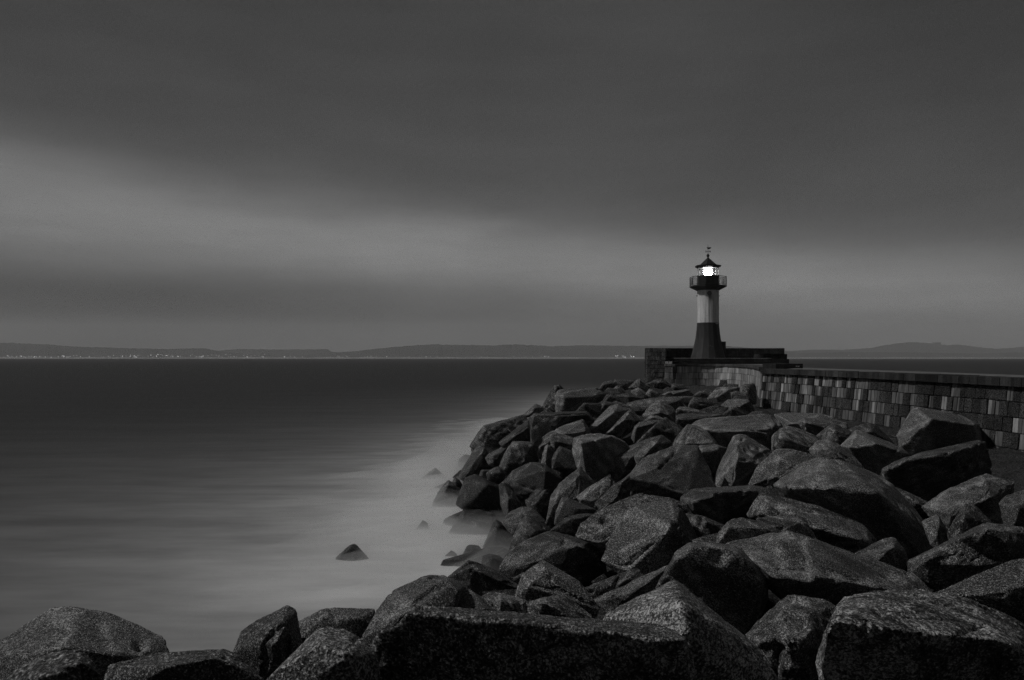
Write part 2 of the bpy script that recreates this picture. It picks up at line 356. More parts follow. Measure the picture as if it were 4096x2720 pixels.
ROCKS = """
B|2.0|0,860 60,800 180,740 330,682 470,672 550,730 610,841 580,960 300,1050 0,1000|300,820,-2 460,760,-1|low grainy boulder at the very bottom left corner, in front of the big rounded one
B|3.4|-140,720 0,640 160,535 330,432 400,425 490,450 610,455 660,490 850,560 960,620 1040,690 1080,900 500,1000 -140,950|360,640,-2 700,700,-2.5 500,860,-3|big rounded grainy boulder with a humped top at the left edge
B|2.6|610,830 640,760 760,735 950,690 1050,680 1200,690 1300,662 1390,690 1480,760 1550,841 1520,980 650,980|1290,720,-1 1000,760,-2.5 1250,860,-3|low dark boulder with a small knob on top, right of the big rounded left one
B|4.2|1375,680 1415,575 1455,550 1500,505 1560,500 1620,460 1700,405 1745,425 1760,500 1775,630 1700,760 1560,860 1480,800|1545,640,-3 1640,545,-2.5 1600,760,-3|dark jagged upright boulder with a pointed tip standing against the water
B|5.2|1750,510 1830,485 1890,435 1950,420 2100,425 2210,440 2230,520 2150,640 1900,660 1770,600|1900,470,0 2100,480,0|dark flat topped slab behind the pale round boulder at the bottom
B|2.5|1550,850 1620,780 1700,700 1780,655 1840,590 1880,545 2020,548 2110,590 2180,660 2235,720 2240,841 2200,980 1600,980|1890,640,-1 2040,680,-1.5 1900,840,-3|pale speckled rounded boulder at the bottom edge, left of the long black one
B|4.4|1765,600 1800,590 1818,610 1810,650 1775,650||small grey stone wedged between the pale round boulder and the pointed one
A|4.6|-285,1190 -200,1050 -110,905 -60,860 30,820 80,815 200,740 260,735 340,735 400,770 500,830 580,890 700,1000 800,1060 600,1200 -200,1270|340,780,-1 560,960,-1.5 100,960,-2.5 720,1060,-2|dark humped boulder with a sloping lighter right flank, behind the long black front boulder
A|2.75|-225,1120 -190,1000 -100,946 60,950 150,960 370,970 530,1000 780,1045 1000,1080 1300,1100 1450,1100 1700,1090 1850,1095 1990,1130 2070,1190 2115,1300 2130,1489 2100,1640 1000,1680 -200,1640 -240,1400|-120,990,-0.7 300,1000,-0.7 800,1075,-0.8 1300,1135,-0.9 1560,1150,-1 1780,1215,-1.1 2040,1200,-.8|long black boulder filling the bottom of the picture, its top dipping towards the right
A|3.3|1450,1095 1500,1020 1700,900 1860,825 1980,775 2100,860 2179,927 2430,1130 2628,1286 2747,1489 2700,1680 1900,1650 1500,1350|2040,920,-1.5 2060,1150,-2.5 2100,1450,-3.5|pale speckled peaked boulder behind the right end of the long black front boulder
A|4.3|930,940 1000,905 1040,900 1150,875 1190,885 1300,960 1400,1040 1430,1090 1400,1160 1000,1140 930,1000|1045,930,-2 1200,1010,-2 1345,1105,-2.3|small boulder with one bright slanting ridge, just above the long black front boulder
A|4.7|580,890 640,855 720,855 760,880 900,910 940,940 1000,1080 880,1140 700,1080|720,910,-2|dark boulder between the humped black one and the bright ridged small one
A|6.5|600,850 750,838 850,838 870,905 760,920 640,900||dark stone deep in the gap behind the wedge shaped boulder near the bottom
A|8.2|350,740 440,680 490,625 520,625 600,650 710,700 800,780 860,830 800,900 600,900 500,880|520,670,-2 700,760,-2 600,800,-3|black peaked boulder at the water's edge below the misty low rocks
A|5.6|835,905 870,780 900,710 960,670 1045,635 1110,680 1150,715 1250,750 1330,810 1390,890 1450,970 1400,1080 1200,1060 930,980|1050,690,0 930,800,-1 1200,880,-1.5|wedge shaped boulder with an evenly grey face and pointed top, low centre
A|7.6|710,690 740,610 870,500 1000,460 1040,420 1130,425 1270,460 1420,500 1500,535 1480,640 1500,740 1400,800 1250,830 900,820 780,740|1005,475,1 925,650,-1.5 1060,440,1 1270,500,-1.5 1440,560,-1 1200,700,-3|large black boulder with a paler left face, above the wedge shaped one
A|7.4|1270,450 1300,380 1390,310 1500,240 1640,180 1720,150 1780,140 1900,165 1970,195 1870,240 1700,420 1600,520 1440,520|1640,330,-1 1590,420,-1.5 1460,490,-1|rough sloping boulder with a hole in its face, left of the big ramp shaped one
A|6.5|1460,615 1530,540 1600,430 1650,290 1700,240 1870,220 1970,190 2040,220 2080,330 2130,420 2175,475 2060,580 1980,640 1820,780 1700,740 1580,720|1975,375,-1.5 1650,680,-1.5 2085,500,-0.5 1830,745,-1|large ramp shaped boulder with a long pale slope and black side, centre of pile
A|8.2|1720,150 1780,140 1920,165 2000,185 2090,215 2145,290 2060,340 1900,300 1750,220|1970,215,-0.5|boulder whose rounded back shows just above the big ramp shaped boulder
A|7.2|2050,285 2110,285 2200,300 2361,370 2380,400 2290,450 2170,490 2080,340|2200,330,-1 2250,430,-2|dark low boulder right of the big ramp shaped one, with pale scratches on its rim
A|7.0|1390,775 1480,718 1500,745 1505,780 1420,810||small grey chip of stone in the dark hollow below the ramp shaped boulder
A|6.2|1340,830 1420,790 1600,720 1680,690 1740,690 1800,760 1640,870 1420,895 1350,870|1600,780,-2|low black lump lying in the hollow below the ramp shaped boulder
A|6.0|1400,905 1560,850 1760,790 1900,690 1970,650 1880,820 1700,920 1540,1000 1450,970|1700,850,-1|long dark slanting slab leading down from the ramp to the peaked pale boulder
C|4.9|-320,822 -220,642 -180,561 -89,501 0,488 120,500 240,515 330,560 410,640 490,740 490,900 430,1050 330,1175 150,1120 0,1000 -150,900|-160,610,-2 -70,530,-2.2 120,522,-2.2 235,535,-2.2 330,620,-2.2 440,760,-2.4|massive black rounded boulder with a sheer grainy face, behind the pale peaked one
C|5.0|245,525 380,485 500,455 640,425 740,440 880,490 1000,550 1110,615 1250,670 1400,690 1500,710 1600,760 1710,865 1600,930 1320,930 1000,980 800,980 620,900 500,790 400,660|490,690,-2 700,700,-2 880,725,-2 1100,755,-2.2 1300,815,-2 1500,880,-1|long pale flat slab with a split along its top, right of the massive black boulder
C|3.8|340,1180 440,1080 520,980 620,895 680,882 800,895 900,910 1000,960 1030,1050 1000,1250 900,1450 860,1600 700,1640 540,1500 430,1320|620,1000,0 800,1000,0 720,1200,-2.5 600,1240,-2.5|evenly grey rounded boulder with a dark hollow at its foot, bottom right centre
C|3.0|1010,960 1080,900 1200,870 1320,850 1420,865 1510,900 1580,880 1640,890 1700,865 1780,880 1920,930 2050,960 2140,1010 2300,1080 2450,1150 2550,1300 2550,1620 1600,1700 930,1640 850,1400 880,1300 930,1130 980,1030|960,1070,-2 1150,1065,-2 1250,1105,-2.1 1400,1150,-2.1 1600,1155,-2.1 1800,1170,-2.1 2000,1205,-2 2300,1250,-2 900,1400,-2|huge block with a pale rippled top and black speckled front in the bottom right corner
C|4.0|1720,870 1830,820 1950,785 2080,760 2150,720 2230,650 2361,615 2520,640 2520,1080 2361,1060 2140,1000 1920,950 1780,900|2000,880,-1 2200,900,-1.5 2400,800,-1|grey sloping block at the right edge, just above the huge corner block
C|5.2|1515,630 1640,600 1750,540 1850,490 1960,430 2060,365 2130,360 2260,405 2361,385 2520,420 2520,700 2361,700 2150,800 1980,830 1720,900 1620,800 1520,720|1650,625,-2 1850,520,-2 2000,435,-2 2095,395,-2 2150,500,-2.4 2225,660,-3|boulder with a broad black slanting front and a paler right side, right edge
C|5.8|1100,605 1200,540 1330,475 1390,460 1430,470 1500,560 1520,640 1460,720 1270,700 1180,650|1400,520,-1 1260,660,-2|small boulder with banded ridges, in the gap beside the huge black undercut boulder
C|8.0|529,68 669,-18 766,-93 895,-125 1003,-109 1143,-39 1250,0 1326,25 1380,68 1440,150 1530,240 1620,330 1680,420 1750,520 1720,600 1640,640,0 1510,650,1.5 1300,560,2 1100,420,2.5 860,300,2.5 640,230,3|650,95,-1 820,85,-2 1200,60,-2.2 1290,130,-2.6 1390,300,-3.5 1510,470,-4 1620,610,-3|huge black undercut boulder with a pale rim running down its right side
D|10.3|495,745 540,650 600,590 650,530 690,508 780,510 900,530 1000,555 1060,600 1000,700 720,790 600,790|700,560,0.5 800,620,0 680,700,-1.5|bright speckled boulder directly behind the huge black undercut one
D|9.3|35,830 90,780 180,770 240,765 330,765 420,755 520,750 600,760 640,800 620,880 540,930 480,1000 320,1040 140,990 50,890|120,840,-1 290,800,-1.5 460,780,-1.5 560,790,-1.5 300,950,-2|wide dark boulder with a ragged top, left of the huge undercut one
D|9.0|570,800 600,770 645,755 700,790 755,850 700,900 600,880||small rounded boulder tucked under the left end of the huge undercut one
C|6.6|330,315 380,230 420,150 470,140 540,160 640,180 760,215 860,235 960,290 1080,320 1210,385 1290,490 1300,580 1110,660 880,580 700,470 430,380|490,200,-1 450,300,-1.5 900,400,-2 1200,480,-2|long tapering grey boulder lying below the huge undercut one
C|5.5|115,510 130,430 180,360 230,325 310,315 420,345 520,375 590,410 640,440 600,520 450,540 250,560|230,370,-1 450,390,-1 330,450,-2|low domed boulder behind the top of the massive black rounded one
C|6.1|410,325 540,305 600,315 740,310 790,360 780,420 870,500 720,500 560,440 430,360|610,400,-1.5 730,340,0|rough pale topped boulder between the domed one and the long tapering one
C|5.9|-60,480 20,450 130,428 150,520 40,540 -40,520||thin pale edged slab left of the low domed boulder
C|8.3|1640,225 1780,130 1900,80 1980,30 2060,0 2150,10 2290,50 2290,120 2230,200 2240,390 2130,440 1980,470 1810,450 1740,330|2070,40,0 2110,170,-1.5 2150,310,-2 1850,280,-1.8|boulder with a row of drilled notches along its edge, near the right edge
C|6.6|1810,410 1870,330 1910,240 1940,200 2000,225 2060,290 2130,358 2100,460 1980,500 1830,520|1920,300,-1 1975,415,-2.2|sharp little peaked boulder with black left side below the notched one
C|7.0|1620,340 1680,310 1735,290 1770,350 1800,400 1835,500 1780,580 1680,500|1745,330,-1 1720,450,-1.5|small tooth shaped pale boulder at the foot of the pale rimmed black one
C|9.6|1410,95 1440,95 1500,120 1600,170 1675,205 1690,270 1660,340 1560,300 1450,190|1560,190,-1.5 1640,230,-1|narrow pale topped slab squeezed behind the pale rimmed black boulder
C|6.9|2190,210 2230,160 2361,120 2500,110 2520,400 2361,430 2240,420|2330,220,-1 2300,330,-2|rounded pale boulder cut off by the right edge below the wall
D|14.0|1395,640 1440,610 1550,570 1700,530 1800,500 1960,470 2060,445 2100,450 2120,540 2145,640 2130,740 1960,830 1830,860 1715,920 1600,890 1480,790 1400,700|1430,640,-1.6 1555,585,-2 1750,545,-2 1925,510,-2 1950,700,-3|broad slab sided block with a straight slanting top edge and black front, right
D|17|1120,480 1210,430 1220,375 1260,385 1350,430 1480,475 1530,490 1590,540 1590,620 1480,690 1390,710 1290,690 1210,570|1225,400,0 1180,490,-1 1360,465,-1.5 1500,510,-1.5 1380,590,-2.2|black jagged boulder with a hooked tip and thin bright rim, right of centre
D|23|1500,440 1540,340 1600,240 1620,228 1700,235 1850,265 1950,280 2060,330 2070,450 2060,520 1800,580 1600,580 1500,520|1700,260,0.5 1720,295,-1.5 1705,450,-1.8 2030,340,-1|biggest squared block, leaning against the masonry wall on the right
D|22|1180,375 1240,340 1310,330 1350,335 1400,400 1490,470 1440,520 1300,460 1210,420|1330,380,-1|rounded grey boulder just behind the hooked black one
D|22.5|1400,410 1440,402 1505,418 1510,480 1440,470||flat little stone left of the big squared block at the wall
D|19|960,405 1030,350 1080,335 1200,390 1215,430 1200,500 1100,520 1000,460|1080,380,-0.5 1100,440,-1.5|mid grey rounded boulder left of the hooked black one
D|24|670,268 800,262 980,265 1080,300 1160,320 1175,370 1100,420 900,410 740,370|800,330,-1 1100,360,-1|broad pale flat slab lying at the foot of the wall
D|22.6|845,345 850,310 870,290 960,298 1050,330 1060,390 960,410 880,380|880,320,-1.5 1000,350,-1|dark cracked lump on the front edge of the broad pale slab
D|18.2|655,415 700,370 760,350 830,360 900,390 1000,440 980,500 880,560 700,560 655,510|720,400,-1 740,460,-1.8 930,500,-1.5|pale topped boulder with parallel cracks in its front, centre right
D|14.6|910,500 960,450 1030,445 1100,470 1150,510 1210,560 1260,610 1290,670 1200,680 1080,640 960,580|1040,500,-1 1100,580,-1.5|smooth rounded boulder behind the bright speckled one
D|13.6|960,530 990,508 1080,505 1110,560 1040,580||dark stone nestled on the smooth rounded boulder behind the bright speckled one
D|20|90,350 150,310 250,290 400,280 550,270 680,285 705,310 732,355 690,400 660,440 655,530 500,540 300,520 200,420|200,368,-0.8 300,388,-1.4 450,378,-1.4 600,380,-1.4 655,345,-0.5 640,480,-1.5|very wide pale topped block with a sheer black front, centre of the pile
F|24|725,910 728,770 800,745 1000,735 1200,750 1500,740 1620,745 1500,850 1200,920 1000,1050 830,1020|745,810,-1 850,850,-1.4 990,860,-1|low slab with a black left end, behind the very wide pale topped block
F|27|710,740 730,650 800,600 930,605 1030,640 1180,670 1320,720 1340,790 1000,800 800,800|760,640,-1 940,735,-1.5|long pale boulder with a dark left end, mid distance below the far wall
F|16.2|630,1430 700,1250 810,1110 890,1040 960,950 1080,960 1230,1020 1340,1110 1440,1220 1530,1320 1560,1420 1200,1500 900,1480|900,1280,-1 1200,1330,-1.2 1450,1300,-0.8 1080,1000,0.5|pale boulder with a finely grained triangular slope, left of the very wide block
D|13.2|240,765 290,680 340,580 370,490 400,410 430,400 480,410 540,460 600,490 665,522 620,620 560,680 490,760 400,800|425,470,-0.5 420,570,-1.5 385,750,-2 590,595,-1|upright pale boulder with a tall light left face and black underside, centre right
G|13|1640,1010 1665,850 1740,760 1850,690 1990,640 2100,605 2190,610 2240,700 2290,800 2330,930 2250,1000 2080,1020 1850,1040 1700,1060|1690,850,-1 1850,880,-1.6 1990,920,-1.6 2120,970,-1.4 2190,640,1|big rounded boulder with a long dark gash in its upper face, centre
D|14.8|130,490 180,475 270,468 310,480 355,495 330,600 250,770 180,740 150,570|160,510,-1.5 290,490,-1|black boulder in shadow between the gashed boulder and the upright pale one
G|16|1540,710 1600,660 1700,620 1800,580 1900,540 1960,540 2010,590 1990,660 1870,700 1760,780 1680,850 1580,900 1545,800|1600,700,-1 1720,700,-1.5 1650,820,-2|dark rounded boulder left of the gashed one
G|15.2|1725,690 1800,620 1880,560 1935,533 2005,592 1960,660 1860,720 1750,760|1880,600,-0.5 1800,690,-1.3|boulder with a small pit in its face, leaning on the gashed one's rounded neighbour
H|23.5|1520,1115 1700,940 1850,800 1970,660 2010,650 2100,750 2230,865 2150,960 1960,1030 1800,1200 1650,1180|1870,830,-1 1640,1030,-1 1900,990,-1.5|long pale leaning slab pointing up to the right, upper part of the pile
H|24.5|1185,1050 1300,900 1500,760 1600,600 1750,545 1800,580 1940,665 1870,800 1720,960 1540,1110 1300,1130|1690,690,-1.5 1260,1050,-1.5 1810,800,-0.8 1540,860,-1.5|angular bent block with a pale edge and black underside, upper part of the pile
E|15.8|1165,245 1300,205 1420,180 1760,185 1900,205 2050,270 2210,390 2150,600 2000,850 1850,960 1560,1120 1390,1000 1230,840 1165,600 1120,490|1240,262,-1 1295,350,-1.8 1375,820,-2 1880,212,0 1600,280,-1.2|tall black fronted block with a pale top and narrow lit left side
E|18|700,200 760,155 820,145 960,180 1165,255 1170,380 1120,470 900,480 800,540 730,420|720,200,-0.5 790,290,-1.2 930,378,-1.5 1140,385,-1|pale grained slab with a rounded left corner resting above the small grey boulder
E|16.6|745,640 830,480 900,405 980,440 1115,495 1190,600 1240,840 1110,920 900,860 735,850|800,620,-1 1000,820,-1.6 920,440,0.5|mid grey angular boulder left of the tall black fronted block
E|17.4|545,730 570,560 620,400 660,370 745,400 800,520 770,680 740,850 600,800|660,400,-1 610,760,-1.5|upright dark slab with one bright narrow edge, left of the angular grey boulder
H|20.5|165,1320 220,1260 360,1190 480,1090 600,1020 800,930 960,880 1090,848 1125,870 1185,980 1260,1110 1150,1250 900,1300 500,1450 330,1600 230,1560 180,1440|1080,880,0.5 1160,1060,-1 700,1120,-1 300,1350,-1.5|big boulder with a smooth curved left edge, below the jet black long one
H|23|60,830 130,800 150,740 300,720 560,735 900,700 1150,685 1195,710 1300,830 1305,900 1200,1000 900,1100 600,1200 170,1330 110,1290 80,1050|170,760,-1 560,760,-1.6 900,735,-1.6 1140,720,-1.4 1280,880,-0.8 600,980,-2|jet black long flat topped boulder in the upper left of the pile
H|31|250,725 340,600 400,470 480,330 540,220 570,185 640,180 700,220 760,270 740,500 720,740 480,780|600,210,0 560,380,-1 580,700,-1.5 480,560,-0.5|dark pyramid shaped boulder forming the highest point on the left skyline
H|29.5|575,720 560,400 600,310 680,270 900,268 1200,256 1390,262 1450,290 1545,345 1500,420 1380,480 1330,560 1110,620 950,720 700,760|620,340,0 740,420,-1 725,690,-1.2 1000,290,1 1290,400,-0.5 900,630,-1|broad ledged slab joined to the right of the pyramid shaped skyline boulder
H|29|-20,740 100,640 200,545 240,570 330,600 350,650 260,740 100,800 -20,840|180,620,-0.5 150,690,-1.2|low pointed boulder on the left skyline below the pyramid shaped one
K|24|1070,570 1075,440 1110,400 1250,210 1320,50 1360,15 1620,8 1800,-70 1950,-140 2125,-190 2200,-60 2200,60 2080,200 1720,450 1440,600 1200,620|1365,110,-0.8 1370,400,-1.2 1650,330,-1|big dark slanting boulder with a smooth outer face on the left outline of the pile
K|20.5|1635,335 1700,270 1900,130 2080,-10 2190,-80 2210,0 2220,190 2230,320 2010,400 1800,450 1690,415|2190,15,-0.8 2080,100,-1 2000,240,-1.3 1690,400,-1|narrow wedge with one bright smooth face beside the jet black long boulder
K|21|885,970 940,860 1080,600 1150,490 1260,400 1365,410 1445,555 1480,700 1600,800 1300,960 1180,1050 1000,1080 920,1040|1350,440,-0.8 1110,760,-1.3 980,1000,-1.3 1300,750,-0.5|leaning boulder with a banded outer edge dropping into the mist
K|20.3|1370,625 1450,545 1600,480 1780,390 1890,318 1850,480 1750,700 1620,830 1440,760|1480,590,-1 1700,500,-1 1500,700,-1.2|smooth grey boulder veiled by mist, behind the black shadowed one
K|18.6|1620,830 1720,600 1790,450 1890,310 2040,305 2225,318 2310,335 2400,700 2250,850 1980,940 1800,1000 1700,1100 1620,1060|1900,340,-1.5 2280,380,-1.5 1780,720,-2 2100,700,-2.4|black shadowed boulder with a ribbed left side, between the mist and the pile
K|17.8|1388,910 1470,850 1600,780 1660,800 1750,900 1760,1030 1660,1120 1540,1110 1420,1070|1480,900,-1 1640,900,-1.5|small rounded black boulder perched over the misty gap at the water's edge
G|15.6|745,895 830,800 960,735 1060,748 1110,790 1205,862 1180,930 1130,1010 1100,1100 1060,1180 980,1110 890,1080 860,990 800,930|790,880,-0.5 1070,790,-0.3 930,1000,-1.5 1060,960,-1.3|large boulder with rippled foliation across its dark sloping face, lower left of the pile
G|14.6|930,1020 1000,965 1090,940 1110,1050 1085,1170 1000,1120 945,1070|1000,1030,-1.5|paler rounded lump at the foot of the rippled boulder
G|15|733,900 760,880 830,950 880,1020 905,1085 860,1110 790,1165 745,1040|800,1000,-1|thin upright slab with vertical grooves beside the rippled boulder
G|17|418,1050 440,960 480,850 545,825 620,860 700,900 740,935 760,1030 795,1145 770,1180 700,1150 600,1110 480,1090|645,895,-1 615,1085,-1.3 470,1060,-0.8 480,880,-0.2|block with a squared grooved face and black right side hanging over the water
G|13|1075,1200 1110,1000 1180,900 1335,783 1385,830 1445,892 1400,1050 1300,1150 1180,1210|1320,830,0.3 1150,1010,-0.8 1310,1000,-1|tall triangular boulder with a pale vein down its face, lower centre
G|12.2|1138,1195 1150,1100 1190,1000 1240,1000 1340,1040 1445,1092 1430,1130 1310,1170 1190,1220|1200,1030,-0.8 1320,1080,-1.2|low sharp edged boulder leaning against the tall triangular one
G|12.6|1305,995 1400,920 1550,830 1590,890 1570,960 1460,1080 1330,1040|1340,1010,-1 1440,1030,-1.2|pale grained tongue shaped slab right of the tall triangular boulder
G|12|1438,1070 1460,1020 1570,910 1660,850 1700,840 1690,940 1690,1040 1560,1050 1460,1110|1640,880,-0.5 1600,1000,-1.2|dark boulder between the tongue shaped slab and the gashed boulder
G|11|1105,1245 1190,1200 1220,1150 1310,1122 1430,1120 1420,1190 1320,1310 1190,1290|1250,1160,-1 1300,1230,-1.8|dark low boulder in front of the triangular one, left of the holed sloping boulder
G|13.8|750,1180 800,1110 900,1073 960,1078 1040,1130 1090,1190 1120,1240 1000,1260 880,1300 810,1260|900,1110,0 880,1200,-1|pale dome shaped boulder above the misty shore
G|12.4|810,1400 840,1290 880,1190 930,1133 960,1143 1020,1190 1115,1232 1080,1310 1000,1400 850,1430|930,1170,-0.3 900,1330,-1.2 1000,1250,-1|grooved boulder with a sharp tip, in front of the pale dome shaped one
G|14.6|605,1390 650,1280 700,1160 760,1190 810,1220 835,1300 830,1400 700,1450|715,1190,-0.6 690,1370,-1.3|sharp pyramid standing in the mist at the water's edge
G|16.2|340,1280 400,1190 460,1095 580,1090 700,1130 720,1190 740,1300 500,1330|480,1130,-0.3 560,1200,-0.8 660,1180,-0.8|wide smooth boulder half sunk in mist below the overhanging grooved block
G|17|305,1240 330,1160 380,1130 440,1120 475,1092 470,1200 350,1290|390,1160,-0.5|half sunk boulder with misty foot, leftmost of the pair below the grooved block
G|14.3|455,1430 490,1360 520,1345 580,1355 608,1388 620,1450 500,1460|530,1380,-0.5|small round rock rising from the mist left of the sharp pyramid
G|13.7|290,1515 320,1460 400,1440 520,1410 640,1370 760,1365 815,1390 800,1480 600,1540 400,1550|560,1440,-0.4 740,1400,-0.3|long low misty rock stretched along the water's edge
G|12.9|595,1500 610,1430 670,1415 740,1430 770,1460 760,1560 640,1570|680,1450,-0.7|low misty stone in front of the long low one
G|19.2|222,1085 290,950 355,870 380,885 438,937 460,1000 450,1090 330,1110|358,890,-0.2 325,965,-1 330,1060,-1.3|pyramid rock with a pale crack, standing in the mist off the shore
G|23.6|140,870 260,780 335,840 360,880 250,900|258,800,-0.5|flat cone shaped rock peeping from the mist, farthest from the pile
G|25.5|422,760 440,710 480,680 515,685 540,760 470,790|480,710,-0.5|small rounded rock in the mist at the foot of the big dark slanting boulder
G|19.8|375,900 405,845 440,870 470,930 420,960|410,870,-0.5|pale blurred stone right behind the cracked pyramid rock
G|22|385,850 440,800 460,790 480,860 420,870||faint stone in the mist above the cracked pyramid rock
B|14.1|1960,150 2000,105 2080,36 2100,45 2130,80 2180,130 2190,170 2070,190|2070,60,-0.3 2080,130,-1|lone triangular rock standing alone in the smooth water
G|16.6|105,1250 170,1165 205,1190 215,1250 160,1270||faint ghost of a rock barely breaking the milky water
G|14.4|330,1430 380,1387 415,1412 425,1440 380,1450||tiny rock nearly drowned in mist beside the long low one
G|18.9|575,860 600,792 660,792 700,800 660,880 590,900|610,800,-0.5|squared misty stone behind the overhanging grooved block
H|50|1390,270 1450,160 1520,120 1650,110 1720,130 1760,220 1640,290 1510,330 1430,310|1460,180,-1 1640,150,-1|black squarish boulder, first of the far rocks on the skyline
H|53|1630,260 1660,130 1700,75 1860,120 1960,95 2070,100 2000,250 1800,300|1700,110,0 1850,180,-0.5|far pointed boulder right behind the black squarish skyline one
H|47|1940,260 2060,170 2150,60 2190,90 2300,170 2370,245 2330,310 2150,300 2030,290|2170,100,-0.3 2150,220,-1|far pyramid boulder with pale ridges below the lighthouse wall's left end
H|56|2160,75 2345,45 2348,120 2330,170 2200,140||dark thin slab on the skyline against the left end of the masonry
H|43|1500,300 1560,240 1650,250 1740,290 1820,340 1700,360 1540,350||far low boulder below the black squarish skyline one
H|44|1650,265 1740,195 1800,220 1910,325 1860,360 1740,330|1760,230,-0.5|far slanting boulder with a curved pale rim
H|40|2000,300 2080,255 2140,235 2200,270 2270,340 2380,420 2250,450 2090,420|2130,270,-0.3|far pale peaked boulder left of the bright far slab
H|36|1325,535 1400,420 1495,422 1510,500 1450,570||small dark boulder at the right end of the broad ledged slab
H|34.5|1415,545 1540,380 1600,345 1700,370 1800,440 1910,535 1800,580 1600,560|1610,390,-0.3|far dark boulder with a rounded peak right of the broad ledged slab
H|33.5|1720,395 1800,360 1950,355 2100,400 2370,445 2200,540 1960,560|1950,400,-0.5|far two faced boulder with a vertical edge
H|28.5|1390,545 1510,490 1700,545 1660,640 1480,790 1300,800|1500,560,-0.8|dark smooth boulder above the angular bent block
H|26.8|950,695 1050,590 1110,525 1430,540 1450,570 1420,740 1300,790 1110,740|1115,540,-0.8 1100,690,-1|trapezoid boulder with a pale left edge above the jet black one
H|28|1645,520 1720,490 1850,530 1985,590 2010,650 1900,680 1780,600||narrow pale rimmed slab above the bent block
H|28.3|1800,600 1920,540 2361,450 2610,430 2830,410 2945,450 3020,600 2900,720 2400,800 2000,700|2500,470,0 2900,480,-0.3 2500,600,-1|long dark low boulder across the middle of the far pile
F|48|165,160 300,100 450,75 520,110 640,205 620,260 440,260 300,230|420,130,-1|far dark boulder with a stained face at the foot of the far wall
F|43|630,230 640,180 670,160 720,175 860,185 970,270 900,310 660,310|700,220,-0.5|far black rounded block below the far wall, behind the bright slab
F|42|480,280 550,230 640,250 710,305 620,340 520,330||tiny far wedge left of the bright slab
F|39.5|150,360 220,260 280,270 410,355 400,410 240,420|240,300,-0.5|far dark lump left of the bright slab's tip
F|36|380,395 560,330 720,300 962,266 1075,375 1000,420 700,430 440,430|960,290,-0.5 720,375,-1 440,408,-0.8|bright narrow slab tilted towards the sea in the far rocks
F|38|1040,405 1180,298 1240,310 1370,372 1350,420 1150,430|1215,330,-0.6|small dark far pyramid right of the bright slab
F|41|1210,320 1290,272 1390,290 1430,340 1350,400||small pale far stone behind the dark far pyramid
F|36.5|1320,445 1360,380 1440,300 1550,230 1780,240 1930,230 1930,330 1780,480 1700,490 1520,490 1460,450|1480,430,-0.6 1750,260,-0.5|ramp shaped far block with a pale slope and a black side
F|42.5|1525,230 1570,90 1690,92 1700,180 1640,240||square dark far stone standing up against the far wall
F|40|1850,250 2000,170 2210,158 2235,300 2255,350 2245,560 2100,560 1900,400|2000,190,-0.3 2120,200,-0.8 2060,330,-0.8|tallest far block, dark, beside the end of the near wall
F|42|1595,230 1650,170 1780,165 1910,180 1900,250 1640,260||low pale far stone behind the ramp shaped far block
F|36|1755,330 1880,303 1930,330 2090,400 2050,480 1900,500 1780,480|1775,340,-1|stepped far stone with a thin pale edge, in front of the tallest far block
F|34.5|1790,460 1820,395 2070,393 2120,445 2080,500 1850,500||thin flat far stone below the stepped far one
F|32.5|735,450 760,410 900,400 1065,410 1060,520 950,610 800,570|770,440,-0.8 900,520,-1|pale ragged boulder with a black left end, left of the dark egg shaped one
F|31|950,600 1000,480 1060,420 1200,430 1400,490 1450,560 1380,650 1150,690 1000,650|1040,480,-0.6 1200,560,-1.2|dark egg shaped boulder with a rough face in the far rocks
F|33.5|1320,450 1420,430 1505,440 1520,505 1450,550||rugged dark far stone right of the egg shaped boulder
F|29.5|1575,570 1700,470 1900,455 2100,465 2165,550 2215,680 2180,760 2000,760 1700,650|1870,620,-1.2 2110,490,-0.6|far block with a pale rippled back and a black triangular front near the wall's end
F|27.5|1600,755 1720,640 1790,600 1850,610 1970,690 2110,775 2000,830 1700,820|1800,640,-0.5|peaked grey boulder in front of the black fronted far block
F|28.6|1410,720 1540,620 1600,620 1670,660 1650,760 1500,770||small domed dark stone left of the peaked grey one
F|29|1150,680 1400,590 1550,600 1500,740 1310,750||flat dark rubbly stone right below the egg shaped boulder
F|28|2020,800 2170,700 2361,680 2420,790 2200,830||flat stone at the foot of the near wall's end
F|30.5|580,490 740,430 760,500 930,595 850,740 720,740 640,640||dark boulder behind the domed boulder with a bright crest
F|24.5|100,760 180,670 300,540 380,485 480,480 600,570 715,685 730,880 640,950 400,880 200,830|440,520,0.5 400,680,-1 600,760,-0.8|domed pale boulder with a small black pit, middle distance
F|22.6|90,880 200,790 250,765 370,770 480,820 530,840 480,920 300,930|300,800,-0.5|boulder with a bright speckled crest below the pitted dome
F|20.6|-120,1180 -60,980 30,900 300,860 430,860 430,960 280,1080 100,1240 -60,1300|-30,990,-1 300,910,-1|flat topped boulder with a pale lip and dark front, left of the ridged one
F|18.6|-20,1290 160,1090 280,980 420,860 520,812 640,890 760,960 890,1045 850,1160 720,1260 400,1300 150,1330|400,900,0 280,1000,-0.8 370,1170,-1|ridged boulder with a long right slope and triangular dark left face, centre
"""
TONE = {}
_i = 0
for line in ROCKS.strip().splitlines():
    cr, D, o, i_, lab = line.split('|')
    build_rock(cr, float(D), o, i_, lab.strip(), _i); _i += 1
RI = np.array(ROCKINFO)

